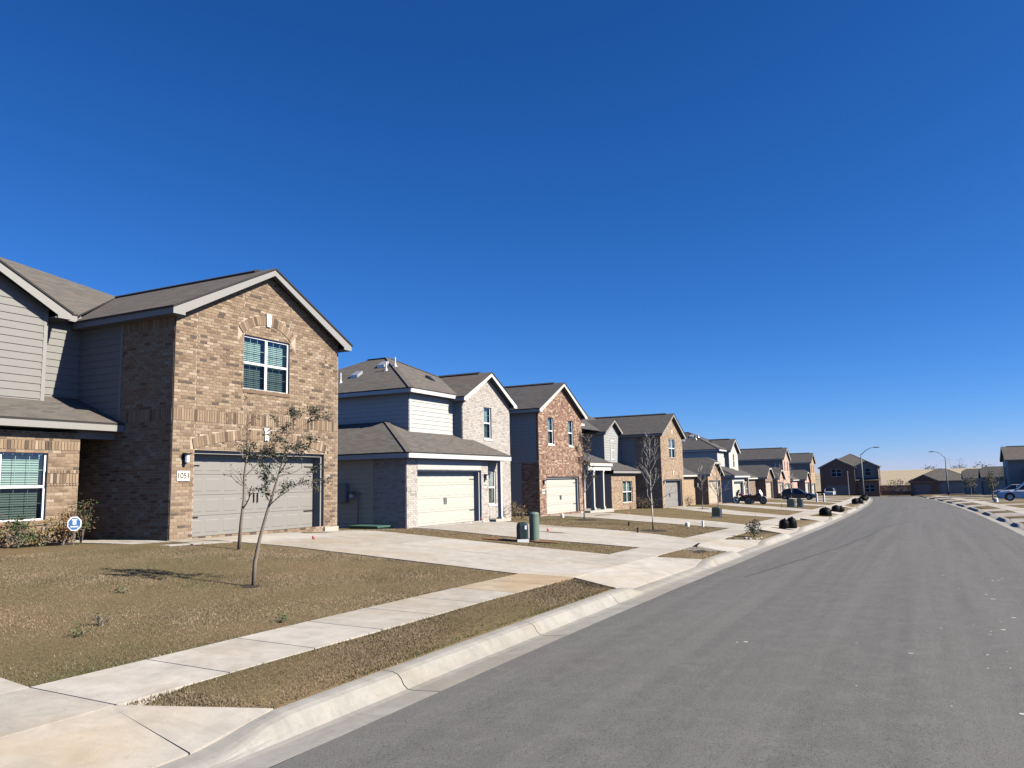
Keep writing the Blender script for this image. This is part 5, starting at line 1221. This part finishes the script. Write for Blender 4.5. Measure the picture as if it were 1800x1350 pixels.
# ------------------------------------------------------------------ vehicles
def car(name, loc, rz, label, paintm, L=4.5, Wd=1.78, Hh=1.45, kind='sedan'):
    """x forward, wheels at z=0"""
    t = thing(name, loc, rz, label, 'car'); hw = Wd/2
    belt = Hh*.60; sill = .22
    if kind == 'sedan': top = [(-.5, .80), (-.47, .95), (-.40, .97), (.20, .97), (.34, .93), (.47, .74), (.5, .62)]
    elif kind == 'suv': top = [(-.5, .85), (-.48, 1.0), (-.40, 1.02), (.16, 1.02), (.30, .99), (.46, .88), (.5, .72)]
    else: top = [(-.5, .85), (-.48, 1.0), (-.4, 1.02), (.2, 1.0), (.36, .92), (.47, .74), (.5, .62)]
    g = MB(); secs = []
    for x, k in top:
        xx = x*L; zt = belt*k; tw = 1-.18*max(0, abs(x)-.40)/.1
        secs.append([(xx, -hw*tw*.92, sill), (xx, -hw*tw, sill+.14), (xx, -hw*tw, zt-.16), (xx, -hw*tw*.93, zt-.03), (xx, -hw*tw*.6, zt), (xx, hw*tw*.6, zt), (xx, hw*tw*.93, zt-.03), (xx, hw*tw, zt-.16), (xx, hw*tw, sill+.14), (xx, hw*tw*.92, sill)])
    g.loft(secs); body = g.build('body', paintm, t, smooth=False)
    if kind == 'sedan': cab = [(-.40, 0.0, .96), (-.27, .88, .80), (-.16, 1., .76), (.02, .98, .76), (.22, .02, .93)]
    elif kind == 'suv': cab = [(-.485, 0., .95), (-.44, .9, .86), (-.34, 1., .82), (.02, .99, .82), (.20, .02, .94)]
    else: cab = [(-.47, 0., .95), (-.40, .8, .84), (-.28, 1., .78), (.02, .98, .78), (.24, .02, .93)]
    g = MB(); secs = []; zb = belt*.94
    for x, k, w in cab:
        zt = zb+(Hh-zb)*k; wt = hw*(.93-.20*k)
        secs.append([(x*L, -hw*.93, zb), (x*L, -wt, max(zb+.01, zt-.04)), (x*L, -wt*.85, max(zb+.012, zt)), (x*L, wt*.85, max(zb+.012, zt)), (x*L, wt, max(zb+.01, zt-.04)), (x*L, hw*.93, zb)])
    g.loft(secs); g.build('windows', 'car_glass', t)
    # roof skin and pillars
    g = MB(); xs = [c for c in cab if c[1] > .85]
    secs = []
    for x, k, w in xs:
        zt = zb+(Hh-zb)*k+.012; wt = hw*(.93-.20*k)+.012; secs.append([(x*L, -wt, zt-.10), (x*L, -wt, zt-.03), (x*L, -wt*.85, zt+.01), (x*L, wt*.85, zt+.01), (x*L, wt, zt-.03), (x*L, wt, zt-.10), (x*L, wt*.7, zt-.02), (x*L, -wt*.7, zt-.02)])
    g.loft(secs); g.build('roof', paintm, t)
    for sg in (-1, 1):
        for i in range(len(cab)-1):
            pass
        for (i, j) in ((0, 1), (len(cab)-2, len(cab)-1)):
            a, b2 = cab[i], cab[j]; g = MB(); p = [(q[0]*L, sg*(hw*(.93-.20*q[1])+.012), zb+(Hh-zb)*q[1]) for q in (a, b2)]; g.tube(p, [.045, .045], 5); g.build('pillar', paintm, t)
        g = MB(); xm = -.09*L; g.tube([(xm, sg*(hw*.93+.01), zb), (xm, sg*(hw*.75+.01), Hh-.06)], [.04, .035], 5); g.build('pillar', paintm, t)
        g = MB(); g.box(.18*L, .22*L, min(sg*hw, sg*(hw+.16)), max(sg*hw, sg*(hw+.16)), zb-.02, zb+.12); g.build('mirror', paintm, t)
        for x, mt_, zz, wz in ((.49, 'lens_clear', belt*.66, .09), (-.495, 'lens_red', belt*.76, .12)):
            g = MB(); y0 = sg*hw*.45; y1 = sg*hw*.8; g.box(x*L-.03, x*L+.03, min(y0, y1), max(y0, y1), zz-wz/2, zz+wz/2); g.build('headlight' if x > 0 else 'taillight', mt_, t)
        wr = .33 if kind != 'suv' else .37
        for x in (-.29, .31):
            g = MB(); g.lathe([(wr*.62, -.10), (wr, -.09), (wr, .09), (wr*.62, .10)], x*L, sg*(hw-.10), wr, 18, axis='Y'); wl = g.build('wheel', 'tyre', t)
            g = MB(); g.lathe([(wr*.60, -.11), (wr*.62, .11), (wr*.25, .105), (wr*.1, .12)] if sg > 0 else [(wr*.1, -.12), (wr*.25, -.105), (wr*.62, -.11), (wr*.60, .11)], x*L, sg*(hw-.10), wr, 14, axis='Y'); g.build('rim', 'rim', wl)
            g = MB(); pr = [(x*L+(wr+.07)*math.cos(a), wr+(wr+.07)*math.sin(a)) for a in np.linspace(-.15, math.pi+.15, 11)]
            g.add([(px_, sg*(hw+.004), max(sill-.01, pz_)) for px_, pz_ in pr]+[(x*L, sg*(hw+.004), wr)], [(i, i+1, 11) for i in range(10)]); g.build('wheel_arch', 'tyre', t)
    return t
p = W3(-12.7, 105.5); car('parked_car', (p[0], p[1], p[2]+.01), R(0), 'dark blue sedan parked across a drive on the left', 'car_navy', 4.7, 1.8, 1.42)
car('parked_car', (-16.2, 165.5, -1.72), R(90), 'white hatchback seen from behind before the dark brick house', 'car_white', 4.1, 1.75, 1.5, 'hatch')
p = W3(9.6, 90.5); car('parked_vehicle', (p[0], p[1], p[2]+.01), R(180), 'white sport utility vehicle parked nose to the street', 'car_white', 4.8, 1.95, 1.72, 'suv')
p = W3(11.4, 104.5); car('parked_car', (p[0], p[1], p[2]+.01), R(180), 'white car half hidden beyond the white sport utility vehicle', 'car_white', 4.6, 1.8, 1.5)
p = W3(12.2, 120.5); car('parked_car', (p[0], p[1], p[2]+.01), R(180), 'silver grey car furthest up the right-hand drives', 'car_silver', 4.7, 1.8, 1.5)
def motorcycle(loc, rz, label, pm, pm2):
    t = thing('motorcycle', loc, rz, label, 'motorcycle')
    for x in (-.68, .72):
        g = MB(); k = 20; secs = []
        for i in range(k+1):
            a = 2*math.pi*i/k; secs.append([(x+(.31+.055*math.cos(b2))*math.cos(a), .06*math.sin(b2), .32+(.31+.055*math.cos(b2))*math.sin(a)) for b2 in np.linspace(0, 2*math.pi, 8, endpoint=False)])
        g.loft(secs, cap=False); wl = g.build('wheel', 'tyre', t); g = MB(); g.lathe([(.255, -.03), (.265, 0), (.255, .03)], x, 0, .32, 18, axis='Y'); g.v = g.v; g.build('rim', 'rim', wl)
        g = MB(); g.lathe([(.10, -.045), (.17, 0), (.10, .045)], x, 0, .32, 12, axis='Y'); g.build('hub', 'bike_black', wl)
    g = MB(); secs = []
    for x, z, w, hgt in ((-.72, .78, .05, .05), (-.45, .72, .13, .08), (-.1, .66, .15, .09), (.08, .78, .15, .14), (.3, .86, .14, .14), (.46, .82, .07, .07)): secs.append([(x, w*math.cos(a), z+hgt*math.sin(a)) for a in np.linspace(0, 2*math.pi, 8, endpoint=False)])
    g.loft(secs); g.build('tank', pm, t, smooth=True)
    g = MB(); g.box(-.32, .34, -.17, .17, .24, .58); g.box(-.5, .4, -.06, .06, .45, .66); g.build('engine', 'bike_black', t)
    g = MB(); secs = []
    for x, z, w in ((-.66, .86, .11), (-.4, .80, .15), (-.12, .77, .13), (.0, .82, .08)): secs.append([(x, -w, z-.05), (x, w, z-.05), (x, w, z+.03), (x, -w, z+.03)])
    g.loft(secs); g.build('seat', 'bike_black', t)
    for sg in (-1, 1): g = MB(); g.tube([(.72, sg*.09, .32), (.5, sg*.09, 1.0)], [.03, .03], 6); g.build('fork', 'rim', t)
    g = MB(); g.tube([(.38, -.4, 1.06), (.5, -.15, 1.03), (.5, .15, 1.03), (.38, .4, 1.06)], [.02]*4, 6); g.build('handlebar', 'bike_black', t)
    g = MB(); secs = []
    for z, w, x in ((.72, .1, .62), (.92, .18, .60), (1.12, .16, .50), (1.3, .10, .40)): secs.append([(x, -w, z), (x+.12, 0, z), (x, w, z), (x-.10, 0, z)])
    g.loft(secs); g.build('fairing', pm2, t)
    g = MB(); pr = [(.72+.41*math.cos(a), .32+.41*math.sin(a)) for a in np.linspace(.5, 2.4, 7)]; g.add([(x, y, z) for y in (-.08, .08) for x, z in pr], [(i, i+1, i+8, i+7) for i in range(6)]); g.build('mudguard', pm2, t)
    g = MB(); g.tube([(.1, -.18, .3), (-.4, -.2, .28), (-.85, -.2, .38)], [.035, .045, .06], 8); g.build('exhaust', 'rim', t)
p = W3(-13.5, 76.6); motorcycle((p[0], p[1], p[2]+.02), R(-6), 'black and white motorcycle standing on the drive of the white house', 'bike_black', 'bike_white')
p = W3(-14.7, 77.6); motorcycle((p[0], p[1], p[2]+.02), R(205), 'maroon motorcycle parked behind the black and white motorcycle', 'bike_maroon', 'bike_black')
# right-hand verge: fallen sapling stake and small things
t = thing('leaning_stake', W3(6.6, 62.5), 0, 'leaning pale tree stake with dark base on the right lawn', 'stake'); g = MB(); g.tube([(0, 0, 0), (-.12, .02, .9), (-.22, .03, 1.5)], [.03, .03, .03], 6); g.build('stake', 'white_cap', t); g = MB(); g.lathe([(.28, -.03), (.28, .12), (.15, .3), (.02, .34)], 0, 0, 0, 12); g.build('base', 'leaf_brown', t)
cap(6.6, 86.5, 'pale utility cap on the right-hand lawn before silver car', 2.2)

# scrub behind the fence
for i in range(9):
    random.seed(300+i); X = -11+2.2*i+random.uniform(-.5, .5)
    bushy('scrub_bush', (X, 184+random.uniform(-3, 3), -2.1), random.uniform(3.0, 4.2), random.uniform(2.2, 2.9), 'grey-brown scrub bush rising behind the reddish board fence', ['leaf_grey', 'leaf_olive', 'leaf_brown'], .16, 260, 'bush', 'scrub behind the fence')
# far things on the hill
random.seed(5)
for i in range(14):
    X = random.uniform(-90, 260); Y = 600+random.uniform(-20, 30); s = random.uniform(3, 7)
    t = thing('hill_tree', (X, Y, float(hz(X, Y))-.3), 0, 'dark scrubby tree on the crest of the dry hill', 'tree', 'trees on the hill crest'); g = MB(); g.tube([(0, 0, -.5), (0, 0, s*.3)], [.3, .2], 6); g.build('trunk', 'bark', t); g = MB()
    for k in range(90):
        a = random.uniform(0, 6.28); r = s*1.1*math.sqrt(random.random()); leaf_quads(g, Vector((r*math.cos(a), r*math.sin(a)*.5, random.uniform(.15, .55)*s*(1.1-.5*r/s/1.1))), .55, 0)
    g.build('crown', 'leaf_dark', t)
for (X, Y, hgt, lab) in ((16, 640, 8, 'hazy lattice pylon standing on the hill between the street-end houses'), (24, 640, 8, 'second hazy lattice pylon right beside the first on the hill'), (128, 640, 9, 'thin far mast above the low dark house')):
    t = thing('pylon', (X, Y, float(hz(X, Y))-.3), 0, lab, 'pylon')
    for a, b2 in ((-1, -1), (1, -1), (1, 1), (-1, 1)): g = MB(); g.tube([(a*1.6, b2*1.6, 0), (a*.3, b2*.3, hgt)], [.04, .03], 4); g.build('leg', 'galv', t)
    for zz in (.7, .85): g = MB(); g.tube([(-3, 0, hgt*zz), (3, 0, hgt*zz)], [.035, .035], 4); g.build('crossarm', 'galv', t)

# ------------------------------------------------------------------ grass blades (dormant turf with green tufts)
def in_concrete(u, Y):
    c = (u > -7.165) & (u < -5.985)
    for (k0, k1), L, Rr in DRV[:6]:
        lu = [p[0] for p in L][::-1]; ly = [p[1] for p in L][::-1]; ru = [p[0] for p in Rr][::-1]; ry = [p[1] for p in Rr][::-1]
        l = np.interp(u, lu, ly); r_ = np.interp(u, ru, ry); uh = max(L[-1][0], Rr[-1][0])
        c |= (u <= -6.0) & (u > uh-1.2) & (Y > l-.01) & (Y < r_+.01)
        t_ = np.clip((u+6.0)/1.1, 0, 1); lo = L[0][1]+(k0-.85-L[0][1])*t_; hi = Rr[0][1]+(k1+.85-Rr[0][1])*t_
        c |= (u > -6.0) & (Y > lo) & (Y < hi)
    c |= (u < -14.85) & (Y > 12.2) & (Y < 14.3); c |= (u < -17.15) & (Y < 12.6)
    c |= (u < -16.1) & (Y > 13.0) & (Y < 20.4)
    c |= (u < -16.8) & (Y > 24.2); c |= (u > -4.9)
    return c
def blades(name, n_, u0, u1, y0, y1, hgt, wid, tone=1.):
    u = rng.uniform(u0, u1, n_); Y = rng.uniform(y0, y1, n_)
    if n_ > 1000 and u1 <= -4: pass
    k = ~in_concrete(u, Y); u, Y = u[k], Y[k]; n_ = len(u)
    X = u+cc(Y); z = gz(u, Y)-.006
    ph = rng.uniform(0, 2*np.pi, n_)
    patch = np.clip(.5+.34*np.sin(u*1.05+1.3*np.sin(Y*.62)+.7)*np.sin(Y*.83+.9*np.sin(u*.71))+.22*np.sin(u*2.9+2*np.sin(Y*1.7))*np.sin(Y*2.3+1.4*np.sin(u*2.1))+.12*np.sin(u*6.1+Y*2.2+3*np.sin(Y*.9)), 0, 1); fine_ = rng.random(n_)
    edge = np.minimum(np.abs(u+7.16), np.abs(u+5.99)); edge2 = np.minimum(edge, np.abs(u+4.9))
    hs = hgt*rng.uniform(.45, 1.2, n_)*(1+.35*(edge2 < .06)); ws = wid*rng.uniform(.6, 1.3, n_)
    lean = hs*rng.uniform(.2, 1.1, n_); la = rng.uniform(0, 2*np.pi, n_)
    A = np.stack([X-ws*np.cos(ph), Y-ws*np.sin(ph), z], 1); B = np.stack([X+ws*np.cos(ph), Y+ws*np.sin(ph), z], 1); C = np.stack([X+lean*np.cos(la), Y+lean*np.sin(la), z+hs], 1)
    V = np.stack([A, B, C], 1).reshape(-1, 3)
    me = bpy.data.meshes.new(name); me.vertices.add(3*n_); me.vertices.foreach_set('co', V.astype(np.float32).ravel()); me.loops.add(3*n_); me.loops.foreach_set('vertex_index', np.arange(3*n_, dtype=np.int32)); me.polygons.add(n_); me.polygons.foreach_set('loop_start', np.arange(0, 3*n_, 3, dtype=np.int32)); me.update(calc_edges=True)
    tan = np.array([.285, .218, .148]); brn = np.array([.190, .136, .090]); olv = np.array([.132, .118, .066]); grn = np.array([.066, .090, .034]); pale = np.array([.40, .32, .225])
    c = brn[None]+(tan-brn)[None]*rng.random(n_)[:, None]; c *= (1.12-.42*patch)[:, None]; ok = (rng.random(n_) < -.05+.9*patch**1.6); c[ok] = olv*rng.uniform(.75, 1.15, (ok.sum(), 1)); pk = rng.random(n_) < .14*(1-patch); c[pk] = pale
    gk = (rng.random(n_) < .015+.05*patch**3+.5*(edge2 < .12)*(.25+patch)); c[gk] = grn*rng.uniform(.7, 1.3, (gk.sum(), 1))
    c *= tone*1.12; at_ = me.color_attributes.new('tone', 'FLOAT_COLOR', 'POINT'); cv = np.concatenate([np.repeat(c, 3, 0), np.ones((3*n_, 1))], 1).astype(np.float32); at_.data.foreach_set('color', cv.ravel())
    me.materials.append(MATS['blade']); o = bpy.data.objects.new(name, me); COL.objects.link(o); return tag(o, kind='stuff')
blades('lawn_grass', 230000, -15.5, -7.15, 4.4, 14.6, .022, .0046)
blades('verge_grass', 42000, -6.0, -4.88, 4.0, 14.6, .026, .0044, .72)
blades('lawn_grass', 130000, -17.0, -4.88, 14.6, 36, .026, .009)
for nm, mt_ in (('lawn_grass', None),): pass
